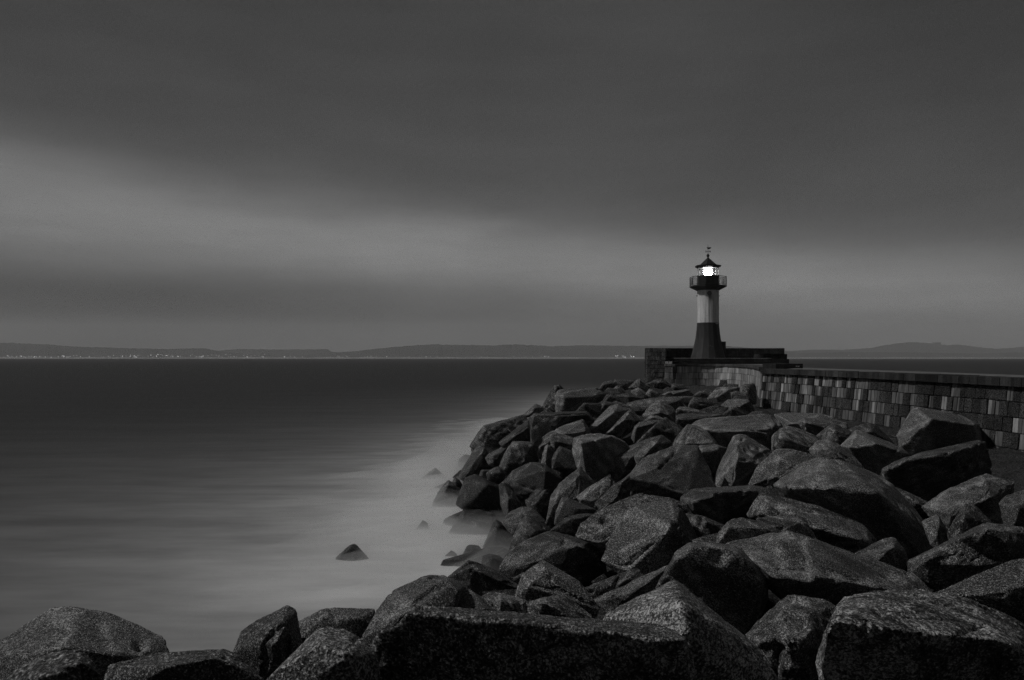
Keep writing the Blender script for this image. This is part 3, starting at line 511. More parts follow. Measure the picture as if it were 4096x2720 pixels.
# ------------------------------------------------------------------ rubble fill beneath the boulders
def water_at(px, py): 
    D = H * F / (py - YH); return ((px - CX) / F * D, D)
SEA = [water_at(*p) for p in [(300, 2400), (900, 2400), (1250, 2330), (1500, 2150), (1650, 1850), (1750, 1750), (1900, 1650), (2100, 1570), (0, 2100), (1300, 2000), (2300, 1530)]]
def fill_z(X, Y):
    num = np.zeros_like(X); den = np.full_like(X, 1e-9)
    for (cx, cy, cz, S, zm) in ROCKINFO:
        w = 1 / (((X - cx) ** 2 + (Y - cy) ** 2) / (S * S) + .15) ** 1.6
        num += w * (min(cz - .55 * S, zm + .1 * S) - .12); den += w
    for (sx, sy) in SEA:
        w = 3 / (((X - sx) ** 2 + (Y - sy) ** 2) + .3) ** 1.6
        num += w * -2.2; den += w
    z = num / den
    # gravel berm along the foot of the wall
    k = np.clip((X - 10.2) / 3.2, 0, 1); k = k * k * (3 - 2 * k)
    k = k * np.clip((Y - 13) / 5, 0, 1)
    z = z * (1 - k) + k * .95
    sea = np.clip((X - (-.25 * (Y - 4) ** .9 - 3.4 + .36 * Y)) / 2, 0, 1)
    return z
def grid_mesh(name, xs, ys, zf):
    X, Y = np.meshgrid(xs, ys); Z = zf(X, Y)
    V = np.stack([X.ravel(), Y.ravel(), Z.ravel()], 1); nx, ny = len(xs), len(ys)
    i = np.arange(nx - 1)[None, :] + np.arange(ny - 1)[:, None] * nx
    Fq = np.stack([i, i + 1, i + nx + 1, i + nx], -1).reshape(-1, 4)
    return mesh_np(name, V, Fq), X, Y, Z
def fz(X, Y):
    z = fill_z(X, Y)
    P = np.stack([X.ravel(), Y.ravel(), np.zeros(X.size)], 1)
    z = z + (perlin(P * 1.6) * .10 + np.abs(perlin(P * 4)) * .14).reshape(X.shape)
    return z
me, *_ = grid_mesh('rubble_ground', np.arange(-6, 22, .12), np.concatenate([np.arange(1.2, 30, .12), np.arange(30, 96, .3)]), fz)
m, t, bs, out = material('rubble')
co = t.n('ShaderNodeTexCoord').outputs['Object']
g = t.noise(co, 30, 5, .75); b2 = t.noise(co, 3, 4)
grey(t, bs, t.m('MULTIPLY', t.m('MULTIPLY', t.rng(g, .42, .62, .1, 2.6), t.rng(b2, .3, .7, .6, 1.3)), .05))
bs.inputs['Roughness'].default_value = .9
bn = t.n('ShaderNodeBump'); bn.inputs['Strength'].default_value = 1; bn.inputs['Distance'].default_value = .1
t.l(g, bn.inputs['Height']); t.l(bn.outputs[0], bs.inputs['Normal'])
tag(link('rubble_ground', me, m), 'dark gravel and small rubble filling the gaps under the boulders', 'ground', kind='structure')

# ------------------------------------------------------------------ sea
SHORE_PX = [(1250, 2420), (1500, 2330), (1700, 2290), (1830, 2230), (1800, 2140), (1760, 2060), (1830, 1975), (1900, 1890),
            (1960, 1800), (2060, 1700), (2200, 1640), (2330, 1590), (2500, 1560)]
SH = np.array([water_at(*p) for p in SHORE_PX])
_SP = []
for a, b in zip(SH[:-1], SH[1:]):
    n_ = max(2, int(np.hypot(*(b - a)) / .4)); _SP += [a + (b - a) * k / n_ for k in range(n_)]
_SP = np.array(_SP)
def shore_dist(X, Y):
    """smoothed distance to the water's edge"""
    k = 1.6; acc = np.zeros(X.shape); best = np.full(X.shape, 1e9)
    for q in _SP: best = np.minimum(best, np.hypot(X - q[0], Y - q[1]))
    for q in _SP: acc += np.exp(-(np.hypot(X - q[0], Y - q[1]) - best) / k)
    return np.maximum(best - k * np.log(acc / 6.0), 0), None
def graded(a, b, c, d, step, k=1.09):
    mid = list(np.arange(b, c, step)); lo = []; s = step; x = b
    while x > a: s *= k; x -= s; lo.append(x)
    hi = []; s = step; x = mid[-1]
    while x < d: s *= k; x += s; hi.append(x)
    return np.array(lo[::-1] + mid + hi)
xs = graded(-7000, -26, 18, 9000, .3); ys = graded(-40, 2, 60, 4900, .3)
me, X, Y, Z = grid_mesh('sea', xs, ys, lambda X, Y: np.zeros_like(X))
dist, _ = shore_dist(X, Y)
foam = (.37 * np.exp(-dist / 8.5) + .60 * np.exp(-dist / 1.9)) * np.clip(1.3 - Y / 55, .45, 1)
a_ = me.attributes.new('foam', 'FLOAT', 'POINT'); a_.data.foreach_set('value', foam.ravel().astype(np.float32))
m, t, bs, out = material('long_swell_water')
fo = t.n('ShaderNodeAttribute', attribute_name='foam').outputs['Fac']
geo = t.n('ShaderNodeTexCoord').outputs['Object']
sep = t.n('ShaderNodeSeparateXYZ'); t.l(geo, sep.inputs[0])
st = t.noise(t.mapping(geo, scale=(.10, .42, 1), rot=(0, 0, .12)), 1.0, 5, .6)
st2 = t.noise(t.mapping(geo, scale=(.35, 1.1, 1), rot=(0, 0, -.15)), 1.0, 5, .6)
f2 = t.m('ADD', fo, t.m('MULTIPLY', t.m('SUBTRACT', st, .5), t.m('MULTIPLY_ADD', fo, .8, .06)))
f2 = t.m('ADD', f2, t.m('MULTIPLY', t.m('SUBTRACT', st2, .5), t.m('MULTIPLY', fo, 1.1)), clamp=True)
grey(t, bs, t.m('MULTIPLY_ADD', f2, WATER_HI if 'WATER_HI' in globals() else .72, .042))
bs.inputs['Roughness'].default_value = .55; bs.inputs['Specular IOR Level'].default_value = .06
tag(link('sea', me, m), 'smooth long exposure sea turning milky towards the boulders', 'sea', kind='structure')

# low spray mist hugging the boulders at the water's edge: one closed body of even density
MISTPTS = [(1760, 2010, 1.0), (1830, 1960, .8), (1900, 1890, .8), (1960, 1905, 1.0), (2000, 1840, .5), (1720, 2120, 1.0), (1830, 2125, 1.1), (1900, 2165, 1.0),
           (1930, 2190, 1.0), (1990, 2205, .9), (1860, 2240, 1.2), (1800, 2270, 1.1), (1950, 2260, 1.0), (1700, 2230, .9), (1760, 2190, .9), (1400, 2234, .42), (1345, 2238, .34), (1455, 2236, .34), (1650, 2080, .7), (1740, 1910, .8), (1680, 1940, .6),
           (1900, 2290, .9), (1960, 2300, .7), (1930, 1900, 2.2), (1880, 1915, 1.9), (1975, 1880, 1.9), (1905, 2185, 1.2), (1835, 2140, 1.2), (1730, 2030, 1.1), (1690, 2128, 1.4), (1640, 2110, 1.0)]
MP = [(*water_at(a, b), s) for a, b, s in MISTPTS]
def mist_h(X, Y):
    z = np.zeros_like(X)
    for (mx, my, s) in MP:
        z = np.maximum(z, s * np.exp(-((X - mx) ** 2 + (Y - my) ** 2) / (2 * (1.3 * (.6 + .4 * s)) ** 2)))
    dd, _ = shore_dist(X, Y)
    z = np.maximum(z, .35 * np.exp(-(dd / 2.2) ** 2))
    P = np.stack([X.ravel() * .5, Y.ravel() * .9, np.zeros(X.size) + 4], 1)
    z = z * np.clip(1 + 1.0 * perlin(P).reshape(X.shape) + .7 * perlin(P * 2.1).reshape(X.shape), .15, 2.2)
    return z * .40
xs = np.arange(-16, 8, .2); ys = np.arange(8, 48, .2)
Xg, Yg = np.meshgrid(xs, ys); Zg = mist_h(Xg, Yg)
bdr = np.minimum(np.minimum(Xg - xs[0], xs[-1] - Xg), np.minimum(Yg - ys[0], ys[-1] - Yg)); Zg *= np.clip(bdr / 2, 0, 1)
nx, ny = len(xs), len(ys)
top = np.stack([Xg.ravel(), Yg.ravel(), np.maximum(Zg - .035, -.1).ravel()], 1); bot = top.copy(); bot[:, 2] = -.3
i = (np.arange(nx - 1)[None, :] + np.arange(ny - 1)[:, None] * nx)
qt = np.stack([i, i + 1, i + nx + 1, i + nx], -1).reshape(-1, 4); n0 = nx * ny
qb = qt[:, ::-1] + n0
rim = list(range(nx)) + [nx - 1 + j * nx for j in range(1, ny)] + [n0 - 2 - k for k in range(nx - 1)] + [(ny - 2 - j) * nx for j in range(ny - 2)]
qs = np.array([[a, a + n0, b + n0, b] for a, b in zip(rim, rim[1:] + rim[:1])])
me = mesh_np('sea_mist', np.concatenate([top, bot]), np.concatenate([qt, qb, qs]))
def volume_mat(name, dens, col=1.0, an=0.0):
    m = bpy.data.materials.new(name); m.use_nodes = True; nt = m.node_tree; nt.nodes.clear()
    t = NT(nt); out = t.n('ShaderNodeOutputMaterial'); v = t.n('ShaderNodeVolumePrincipled')
    v.inputs['Color'].default_value = (col, col, col, 1); v.inputs['Density'].default_value = dens
    v.inputs['Anisotropy'].default_value = an
    t.l(v.outputs[0], out.inputs['Volume'])
    return m
botz = top.copy(); low = top.copy(); low[:, 2] = np.maximum(Zg * .28 - .03, -.15).ravel(); low[:, :2] += .003; lob = low.copy(); lob[:, 2] = -.36
me2 = mesh_np('surf_spray', np.concatenate([low, lob]), np.concatenate([qt, qb, qs]))
tag(link('surf_spray', me2, volume_mat('dense_spray', 1.3, .99)), 'dense white blur of breaking surf close to the water around the lowest boulders', 'surf', kind='stuff')
mist = link('sea_mist', me, volume_mat('spray_mist', .42, .99))
tag(mist, 'pale low mist of blurred waves lapping round the foot of the boulders', 'mist', kind='stuff')

# ------------------------------------------------------------------ far hills with haze
def hill(profile, D, depth, rough, val, label, y_base=1431, seed=0):
    px = np.array([p[0] for p in profile], float); py = np.array([p[1] for p in profile], float)
    xs_ = np.arange(px[0], px[-1], 3.0); top_ = np.interp(xs_, px, py)
    P = np.stack([xs_ * .05, np.full_like(xs_, seed), np.zeros_like(xs_)], 1)
    top_ = top_ - rough * (perlin(P) * .8 + perlin(P * 2.7) * .8 + np.abs(perlin(P * 6)) * .8)
    ks = np.linspace(0, 1, 12); V = []
    for k in ks:
        ridge = np.sin(min(k / .7, 1) * math.pi / 2) if k <= .7 else 1 - ((k - .7) / .3) ** 2 * .7
        Dk = D + k * depth
        hz = (YH - top_) / F * (D + .7 * depth) + H
        P2 = np.stack([xs_ * .03, np.full_like(xs_, k * 9 + seed), np.zeros_like(xs_)], 1)
        z = np.maximum(hz * ridge * (1 + .12 * perlin(P2) * math.sin(math.pi * min(k / .7, 1))), -.3) - (.6 if k == 0 else 0)
        V.append(np.stack([(xs_ - CX) / F * Dk, np.full_like(xs_, Dk), z], 1))
    V = np.concatenate(V); n = len(xs_)
    i = (np.arange(n - 1)[None, :] + np.arange(len(ks) - 1)[:, None] * n)
    Fq = np.stack([i, i + 1, i + n + 1, i + n], -1).reshape(-1, 4)
    tag(link('hills', mesh_np('hills', V, Fq), val), label, 'hills', kind='structure')
WOOD = plain('far_woods', .05, .9, .004, .35)
hill([(-500, 1366), (0, 1371), (143, 1376), (190, 1377), (264, 1384), (440, 1391), (660, 1396), (740, 1394), (815, 1393), (859, 1401), (900, 1408), (1000, 1416), (1120, 1426), (1200, 1431)], 4950, 900, 1.6, WOOD,
     'long wooded ridge sinking to the right along the far shore at left', seed=1)
hill([(700, 1428), (800, 1412), (880, 1402), (958, 1396), (1100, 1398), (1311, 1397), (1325, 1406), (1360, 1412), (1450, 1420), (1560, 1431)], 6000, 700, 1.0, WOOD,
     'fainter flat plateau behind the low gap between the wooded ridges', seed=2)
hill([(1150, 1430), (1240, 1416), (1340, 1410), (1410, 1406), (1465, 1399), (1597, 1386), (1729, 1377), (1850, 1380), (1982, 1382), (2060, 1377), (2192, 1385), (2313, 1382), (2588, 1384), (2800, 1383), (2905, 1384), (3050, 1396), (3200, 1412), (3400, 1431)], 5000, 900, 1.8, WOOD,
     'broad wooded hill in the middle of the far shore, running behind the lighthouse', seed=3)
hill([(2950, 1428), (3060, 1412), (3142, 1404), (3244, 1399), (3379, 1399), (3480, 1392), (3582, 1374), (3636, 1369), (3700, 1371), (3737, 1374), (3784, 1380), (3840, 1379), (3920, 1389), (3987, 1396), (4096, 1387), (4500, 1380)], 6300, 900, 1.6, WOOD,
     'hazy peaked hill on the far shore at right', seed=4)
hill([(3050, 1425), (3200, 1412), (3400, 1408), (3700, 1410), (3900, 1414), (4096, 1409), (4500, 1405)], 5000, 500, 1.2, WOOD,
     'low dark coastal strip in front of the hazy peaked hill', seed=5)
# pale strip added to stand in for lit reflections along the far shore
SHORE_GLEAM = plain('pale_gleam', .62, .8, .05, .3)
n = 200; bx = np.linspace(-4200, 4200, n); V = []
for y_, z_ in ((4880, -.3), (4890, 1.2), (4935, 5.5), (4960, 5.0)):
    V.append(np.stack([bx, np.full(n, y_), z_ * (.55 + .75 * np.abs(perlin(np.stack([bx * .004, np.full(n, 2.), np.zeros(n)], 1)))) if z_ > 0 else np.full(n, z_)], 1))
i = (np.arange(n - 1)[None, :] + np.arange(3)[:, None] * n)
tag(link('shore_gleam', mesh_np('shore_gleam', np.concatenate(V), np.stack([i, i + 1, i + n + 1, i + n], -1).reshape(-1, 4)), SHORE_GLEAM), 'thin pale strip painted as lit reflections at the foot of the far hills', 'shore_gleam', kind='structure')

# lit lamps of the town across the bay
LAMP_FAR = emitter('town_lamp', 1.2)
bm = bmesh.new(); bmesh.ops.create_icosphere(bm, subdivisions=1, radius=1.0); lm = bpy.data.meshes.new('shore_lamp'); bm.to_mesh(lm); bm.free(); lm.materials.append(LAMP_FAR)
def lamps(n, x0, x1, y0, y1, label, group, r0=1.0, r1=2.3):
    for k in range(n):
        px = rnd.uniform(x0, x1); py = y0 + (y1 - y0) * rnd.random() ** 1.4
        D = 4870 - (py < 1424) * 0 + (0 if py > 1424 else 0)
        o = bpy.data.objects.new('shore_lamp', lm); COL.objects.link(o)
        o.location = at(px, py, D); s = rnd.uniform(r0, r1) * (1.4 if rnd.random() < .15 else 1); o.scale = (s * rnd.uniform(.9, 1.5), s, s)
        tag(o, label, 'lamp', group)
lamps(64, 0, 560, 1428.5, 1422, 'white town lamp on the far shore, far left stretch below the ridge', 'town lamps at far left', 0.8, 1.9)
lamps(80, 520, 1080, 1428, 1417, 'white lamp of the hillside town on the far shore, left of centre', 'hillside town lamps', .7, 1.8)
lamps(14, 1080, 1380, 1428, 1424, 'sparse lamp on the far shore below the gap between the ridges', 'lamps below the gap', .8, 1.7)
lamps(30, 1380, 2200, 1428, 1424, 'lone lamp on the dark shore below the broad middle hill', 'lamps below the middle hill', .8, 1.9)
lamps(16, 2460, 2540, 1428, 1418, 'bright lamp in the small cluster left of the lighthouse wall', 'lamp cluster left of the lighthouse wall', 1.0, 2.0)
lamps(6, 3180, 4000, 1427, 1412, 'single lamp on the far shore right of the lighthouse', 'lamps right of the lighthouse', .8, 1.6)

# ------------------------------------------------------------------ masonry
def masonry_mat(name, lo, hi):
    m, t, bs, out = material(name)
    co = t.n('ShaderNodeTexCoord').outputs['Object']
    tone = t.n('ShaderNodeAttribute', attribute_name='tone').outputs['Fac']
    rg = t.n('ShaderNodeAttribute', attribute_name='rough').outputs['Fac']
    strk = t.noise(t.mapping(co, scale=(7, 7, .7)), 1, 4, .7); gr = t.noise(co, 26, 4, .8); big = t.noise(t.mapping(co, scale=(1.1, 1.1, .35)), 1.0, 5, .6)
    a = t.rng(strk, .3, .7, .65, 1.3); b = t.rng(gr, .38, .68, .1, 2.2)
    mix = t.m('ADD', t.m('MULTIPLY', a, t.m('SUBTRACT', 1, rg)), t.m('MULTIPLY', b, rg))
    c = t.m('MULTIPLY', t.m('MULTIPLY', mix, tone), t.rng(big, .34, .66, .55, 1.3))
    grey(t, bs, t.m('MINIMUM', c, .8))
    bs.inputs['Roughness'].default_value = .85; bs.inputs['Specular IOR Level'].default_value = .15
    bp = t.n('ShaderNodeBump'); bp.inputs['Strength'].default_value = .9
    t.l(t.m('MULTIPLY_ADD', rg, .05, .006), bp.inputs['Distance'])
    t.l(gr, bp.inputs['Height']); t.l(bp.outputs[0], bs.inputs['Normal'])
    return m
MASON = masonry_mat('granite_masonry', .05, .5)

class Blocks:
    def __init__(self): self.V = []; self.F = []; self.tone = []; self.rough = []
    def hexa(self, c8, tone, rough):
        b = len(self.V); self.V += [tuple(p) for p in c8]
        for f in ((0, 1, 2, 3), (7, 6, 5, 4), (0, 4, 5, 1), (1, 5, 6, 2), (2, 6, 7, 3), (3, 7, 4, 0)):
            self.F.append(tuple(b + k for k in f)); self.tone.append(tone); self.rough.append(rough)
    def box(self, x0, x1, y0, y1, z0, z1, tone=.2, rough=.5):
        self.hexa([(x0, y0, z0), (x1, y0, z0), (x1, y0, z1), (x0, y0, z1), (x0, y1, z0), (x1, y1, z0), (x1, y1, z1), (x0, y1, z1)], tone, rough)
    def build(self, name, mat, parent=None, bevel=0):
        bm = bmesh.new(); vs = [bm.verts.new(v) for v in self.V]
        lt = bm.faces.layers.float.new('tone'); lr = bm.faces.layers.float.new('rough')
        for f, a, b in zip(self.F, self.tone, self.rough):
            try: fc = bm.faces.new([vs[k] for k in f])
            except ValueError: continue
            fc[lt] = a; fc[lr] = b
        bmesh.ops.recalc_face_normals(bm, faces=bm.faces)
        if bevel: bmesh.ops.bevel(bm, geom=list(bm.edges), offset=bevel, segments=1, affect='EDGES', clamp_overlap=True)
        me = bpy.data.meshes.new(name); bm.to_mesh(me); bm.free()
        return link(name, me, mat, parent)

class Path2:
    """plan polyline; point and outward normal (to the left of travel when side=+1) at arc length s"""
    def __init__(self, pts, side=1):
        self.p = [Vector((a, b)) for a, b in pts]; self.side = side; self.L = [0]
        for a, b in zip(self.p, self.p[1:]): self.L.append(self.L[-1] + (b - a).length)
        self.len = self.L[-1]
        self.nv = []
        for k in range(len(self.p)):
            d = (self.p[min(k + 1, len(self.p) - 1)] - self.p[max(k - 1, 0)]).normalized()
            self.nv.append(Vector((-d.y, d.x)) * side)
    def at(self, s, off):
        s = min(max(s, 0), self.len)
        for k in range(len(self.p) - 1):
            if s <= self.L[k + 1] + 1e-9:
                u = (s - self.L[k]) / (self.L[k + 1] - self.L[k])
                q = self.p[k].lerp(self.p[k + 1], u); n = self.nv[k].lerp(self.nv[k + 1], u).normalized()
                return q + n * off
def wall_blocks(B, path, z0, z1, courses, back, batter, tones, wr, s0=0, s1=None, joint=.03, seed=0, proud=.03):
    wob_ = lambda ss, z: .03 * mnoise.noise((ss * .35, z * 1.3, seed * 7.1)) + .012 * mnoise.noise((ss * 1.7, z * 2, seed))
    r = random.Random(seed); s1 = path.len if s1 is None else s1
    hgt = (z1 - z0) / courses
    for c in range(courses):
        za, zb = z0 + c * hgt + joint * .5, z0 + (c + 1) * hgt - joint * .5
        s = s0; group = 0
        while s < s1 - .02:
            kind, wmin, wmax, tl, th, rg = tones(r, s, c, courses)
            wd = min(r.uniform(wmin, wmax), s1 - s)
            a, b = s + joint * r.uniform(.2, .6), s + wd - joint * .3
            if b - a > .03:
                ex = r.uniform(0, proud) + (rg * .03)
                ofa = batter * (z1 - za) + ex; ofb = batter * (z1 - zb) + ex
                jt = r.uniform(-.02, .02)
                P = lambda ss, off, z: (*path.at(ss, off), z + (wob_(ss, z) if z < z1 - .04 else 0))
                B.hexa([P(a, ofa, za), P(b, ofa, za), P(b + jt, ofb, zb), P(a + jt, ofb, zb), P(a, -back, za), P(b, -back, za), P(b, -back, zb), P(a, -back, zb)], r.uniform(tl, th), rg)
            s += wd
def core_strip(B, path, z0, z1, back, inset, batter=0, n=30, tone=.05):
    for k in range(n):
        a, b = path.len * k / n, path.len * (k + 1) / n
        P = lambda ss, off, z: (*path.at(ss, off), z)
        lo = batter * (z1 - z0) - inset
        B.hexa([P(a, lo, z0), P(b, lo, z0), P(b, -inset, z1), P(a, -inset, z1), P(a, -back, z0), P(b, -back, z0), P(b, -back, z1), P(a, -back, z1)], tone, .6)

ZT = H - .58; ZB = .55
# --- near wall along the right
_GRP = {}
def tones_near(r, s, c, C):
    farness = s / 24.0
    st_ = _GRP.setdefault(c, [0, 0])
    if st_[0] <= 0:
        if st_[1] == 0 and r.random() < .55 + .4 * farness: st_[0] = r.choice((1, 1, 2, 3, 3, 4)) + int(3 * farness); st_[1] = 1
        else: st_[0] = r.choice((1, 2, 2, 3)); st_[1] = 0
    st_[0] -= 1
    if st_[1]: 
        hi = r.random() > (.95 - .22 * farness * (c > 1))
        return ('d', .10, .28, .28 if hi else .10, .45 if hi else .23, .08)
    return ('r', .26, .72 - .35 * farness, .035, .085, 1.0)
A_ = (14.55, 14.0)
path1 = Path2([A_, (14.6, 18), (14.55, 22), (14.45, 27), (14.3, 32), (13.9, 37), (13.25, 42)], 1)
nw = empty('masonry_wall', (14.4, 28, ZB)); bpy.context.view_layer.update()
tag(nw, 'long leaning granite wall of mixed pale and dark blocks at right', 'wall')
def child(o, par):
    o.parent = par; o.matrix_parent_inverse = par.matrix_world.inverted(); return o
B = Blocks(); wall_blocks(B, path1, ZB, ZT - .25, 5, .3, .10, tones_near, None, seed=3)
core_strip(B, path1, ZB - 1, ZT - .24, 1.2, .012, .10)
child(B.build('wall_face', MASON), nw)
B2 = Blocks()
r = random.Random(8); s = 0
while s < path1.len - .05:
    wd = min(r.uniform(.3, .8), path1.len - s); a, b = s + .008, s + wd - .008; ex = .16 + r.uniform(0, .02); zt = ZT + r.uniform(-.006, .012)
    P = lambda ss, off, z: (*path1.at(ss, off), z)
    B2.hexa([P(a, ex, ZT - .25), P(b, ex, ZT - .25), P(b, ex, zt), P(a, ex, zt), P(a, -.75, ZT - .25), P(b, -.75, ZT - .25), P(b, -.75, zt), P(a, -.75, zt)], r.uniform(.03, .075), .3); s += wd
child(B2.build('coping', MASON, bevel=.006), nw)
# --- curved wall below the lighthouse
def tones_far(r, s, c, C):
    if s < 1.75: return ('r', .2, .5, .07, .13, .9)
    if r.random() < .55: return ('d', .10, .3, .30, .62, .05)
    return ('m', .3, .9, .26, .5, .15)
def pxD(px, D): return ((px - CX) / F * D, D)
path2 = Path2([pxD(2661, 75.6), pxD(2690, 74), pxD(2750, 74.4), pxD(2800, 74.5), pxD(2860, 74.2), pxD(2910, 73), pxD(2955, 70), pxD(2990, 66), pxD(3020, 60.5), pxD(3038, 55), pxD(3045, 50)], -1)
cw = empty('curved_wall', (*pxD(2860, 74), ZB)); bpy.context.view_layer.update()
tag(cw, 'curved grey block wall below the lighthouse platform', 'wall')
B = Blocks(); wall_blocks(B, path2, ZB - .1, ZT - .22, 4, .3, .05, tones_far, None, seed=13); core_strip(B, path2, ZB - 1, ZT - .21, 1.2, .07, .05, 60)
child(B.build('wall_face', MASON), cw)
B2 = Blocks(); s = 0; r = random.Random(18)
while s < path2.len - .05:
    wd = min(r.uniform(.3, .8), path2.len - s); a, b = s + .008, s + wd - .008; ex = .14
    P = lambda ss, off, z: (*path2.at(ss, off), z)
    B2.hexa([P(a, ex, ZT - .22), P(b, ex, ZT - .22), P(b, ex, ZT), P(a, ex, ZT), P(a, -.75, ZT - .22), P(b, -.75, ZT - .22), P(b, -.75, ZT), P(a, -.75, ZT)], r.uniform(.06, .12), .3); s += wd
child(B2.build('coping', MASON, bevel=.006), cw)

# --- walkway on top of the mole
PAVE = plain('worn_paving', .17, .8, 3, .4)
inner1 = [tuple(path1.at(path1.len * k / 12, -.6)) for k in range(13)]
inner2 = [tuple(path2.at(path2.len * (1 - k / 16), -.6)) for k in range(17)]
outer = [(24.5, 92), (27, 80), (23.2, 66), (19.4, 55), (17.9, 50), (17.8, 45), (18.1, 35), (17.9, 28), (17.8, 14)]
poly = inner1 + [(14.6, 42.6), (17.3, 48)] + inner2 + [(16.2, 80), (17.5, 92)] + outer
bm = bmesh.new()
bot_ = [bm.verts.new((x, y, -1.5)) for x, y in poly]; top_ = [bm.verts.new((x, y, ZT - .03)) for x, y in poly]
bm.faces.new(top_)
for k in range(len(poly)): bm.faces.new((bot_[k], bot_[(k + 1) % len(poly)], top_[(k + 1) % len(poly)], top_[k]))
bmesh.ops.triangulate(bm, faces=[f for f in bm.faces if len(f.verts) > 4]); bmesh.ops.recalc_face_normals(bm, faces=bm.faces)
me = bpy.data.meshes.new('promenade'); bm.to_mesh(me); bm.free()
tag(link('promenade', me, PAVE), 'pale paved walkway along the top of the breakwater', 'walkway', kind='structure')

# --- platform with steps
DARKM = MASON
pl = empty('stone_platform', (*pxD(2900, 84), ZT)); bpy.context.view_layer.update()
tag(pl, 'low stone platform with broad dark steps carrying the lighthouse', 'platform')
zP = H - .07
steps = Blocks()
x0, x1 = pxD(2697, 78)[0], pxD(3070, 78)[0]
for k in range(3):
    za, zb = ZT - .02 + k * (zP - ZT) / 3, ZT + (k + 1) * (zP - ZT) / 3 - .002
    steps.box(x0 - .6 + .3 * k, x1 + 1.3 - .45 * k, 77.0 + .35 * k, 92 - .01 * k, za, zb, .035 + .005 * k, .4)
child(steps.build('step', MASON, bevel=.012), pl)
top = Blocks(); top.box(x0 + .02, x1 + .3, 77.75, 91.9, zP - .002, zP + .03, .34, .1)
child(top.build('paving', MASON, bevel=.01), pl)

# --- parapet wall behind the lighthouse with its left wing
pw = empty('parapet_wall', (*pxD(2900, 94), ZT)); bpy.context.view_layer.update()
tag(pw, 'dark parapet wall wrapping round behind the lighthouse, stepping down at right', 'wall')
def tz(D): return H + 39.5 * D / F
B = Blocks()
pathb = Path2([pxD(2667, 94), pxD(2800, 94.6), pxD(2950, 94.6), pxD(3138, 94)], -1)
def tones_dark(r, s, c, C): return ('r', .18, .6, .03, .065, .75)
wall_blocks(B, pathb, ZT - .2, 4.72, 6, .5, 0, tones_dark, None, seed=21, joint=.02); core_strip(B, pathb, 0, 4.70, 1.0, .02, 0, 16, .025)
child(B.build('back_wall', MASON), pw)
B = Blocks(); wall_blocks(B, pathb, 4.72, 4.75, 1, .9, 0, lambda r, s, c, C: ('c', .5, 1.1, .10, .16, .2), None, seed=22, joint=.01, proud=.0)
child(B.build('capping', MASON), pw)
B = Blocks()
for (pa, pb, yt) in ((3060, 3149, 1416), (3060, 3157, 1436), (3050, 3157, 1455)):
    D = 86 - (yt - 1416) * .16
    z = H - (yt - YH) / F * D
    B.box(pxD(pa, D)[0], pxD(pb, D)[0], D, D + 4, 0.5, z, .035, .7)
child(B.build('stepped_end', MASON, bevel=.02), pw)
# left wing
wg = Blocks()
q0, q1 = pxD(2584.5, 76), pxD(2661, 76); q2, q3 = pxD(2668, 95), pxD(2604, 96)
front = Path2([q0, q1], -1); outerp = Path2([q3, (q0[0] + .12, q0[1] + .45)], -1); innerp = Path2([q1, q2], -1)
def tones_rough(r, s, c, C): return ('r', .18, .5, .14, .34, .95)
wall_blocks(wg, front, .2, tz(76), 11, .5, .045, tones_rough, None, seed=31, joint=.03, proud=.05)
wall_blocks(wg, outerp, .2, tz(76), 11, .5, .045, tones_rough, None, seed=32, joint=.03, proud=.05)
core_strip(wg, front, 0, tz(76) - .02, .8, .02, .045, 4, .04); core_strip(wg, outerp, 0, tz(76) - .02, .8, .02, .045, 8, .04)
wg.hexa([(*innerp.at(0, 0), 2.6), (*innerp.at(innerp.len, 0), 2.6), (*innerp.at(innerp.len, 0), tz(76) - .01), (*innerp.at(0, 0), tz(76) - .01),
         (*innerp.at(0, -1.2), 2.6), (*innerp.at(innerp.len, -1.2), 2.6), (*innerp.at(innerp.len, -1.2), tz(76) - .01), (*innerp.at(0, -1.2), tz(76) - .01)], .03, .5)
child(wg.build('rough_wing', MASON), pw)
lowc = Blocks(); fr2 = Path2([q1, pxD(2690, 75)], -1)
wall_blocks(lowc, fr2, .2, ZT + .25, 8, .6, .045, tones_rough, None, seed=33, joint=.03, proud=.05); core_strip(lowc, fr2, 0, ZT + .23, .9, .02, .045, 3, .04)
child(lowc.build('corner_stones', MASON), pw)

# --- low block with a small painted scrawl on the walkway
lb = empty('low_stone_wall', (*pxD(3155, 46), ZT)); bpy.context.view_layer.update()
tag(lb, 'low dark stone block on the walkway with a tiny white scrawl', 'wall')
B = Blocks(); xa, xb = pxD(3104, 46)[0], pxD(3212, 46)[0]
B.box(xa, xb, 46, 48.5, ZT - .1, H - 24 * 46 / F, .03, .5); child(B.build('block', MASON, bevel=.012), lb)
SCR = plain('white_paint', .75, .6, 30, .2)
B = Blocks(); cx0 = pxD(3184, 46)[0]
for k, (dx, ht, tilt) in enumerate(((0, .07, .01), (.035, .06, -.015), (.06, .035, .03), (.095, .065, 0), (.12, .03, .02), (.15, .06, -.02), (.18, .045, .015))):
    xq = cx0 + dx; zq = ZT + .055
    B.hexa([(xq, 45.994, zq), (xq + .011, 45.994, zq), (xq + .011 + tilt, 45.994, zq + ht), (xq + tilt, 45.994, zq + ht), (xq, 45.999, zq), (xq + .011, 45.999, zq), (xq + .011 + tilt, 45.999, zq + ht), (xq + tilt, 45.999, zq + ht)], .7, 0)
child(B.build('scrawl', SCR), lb)

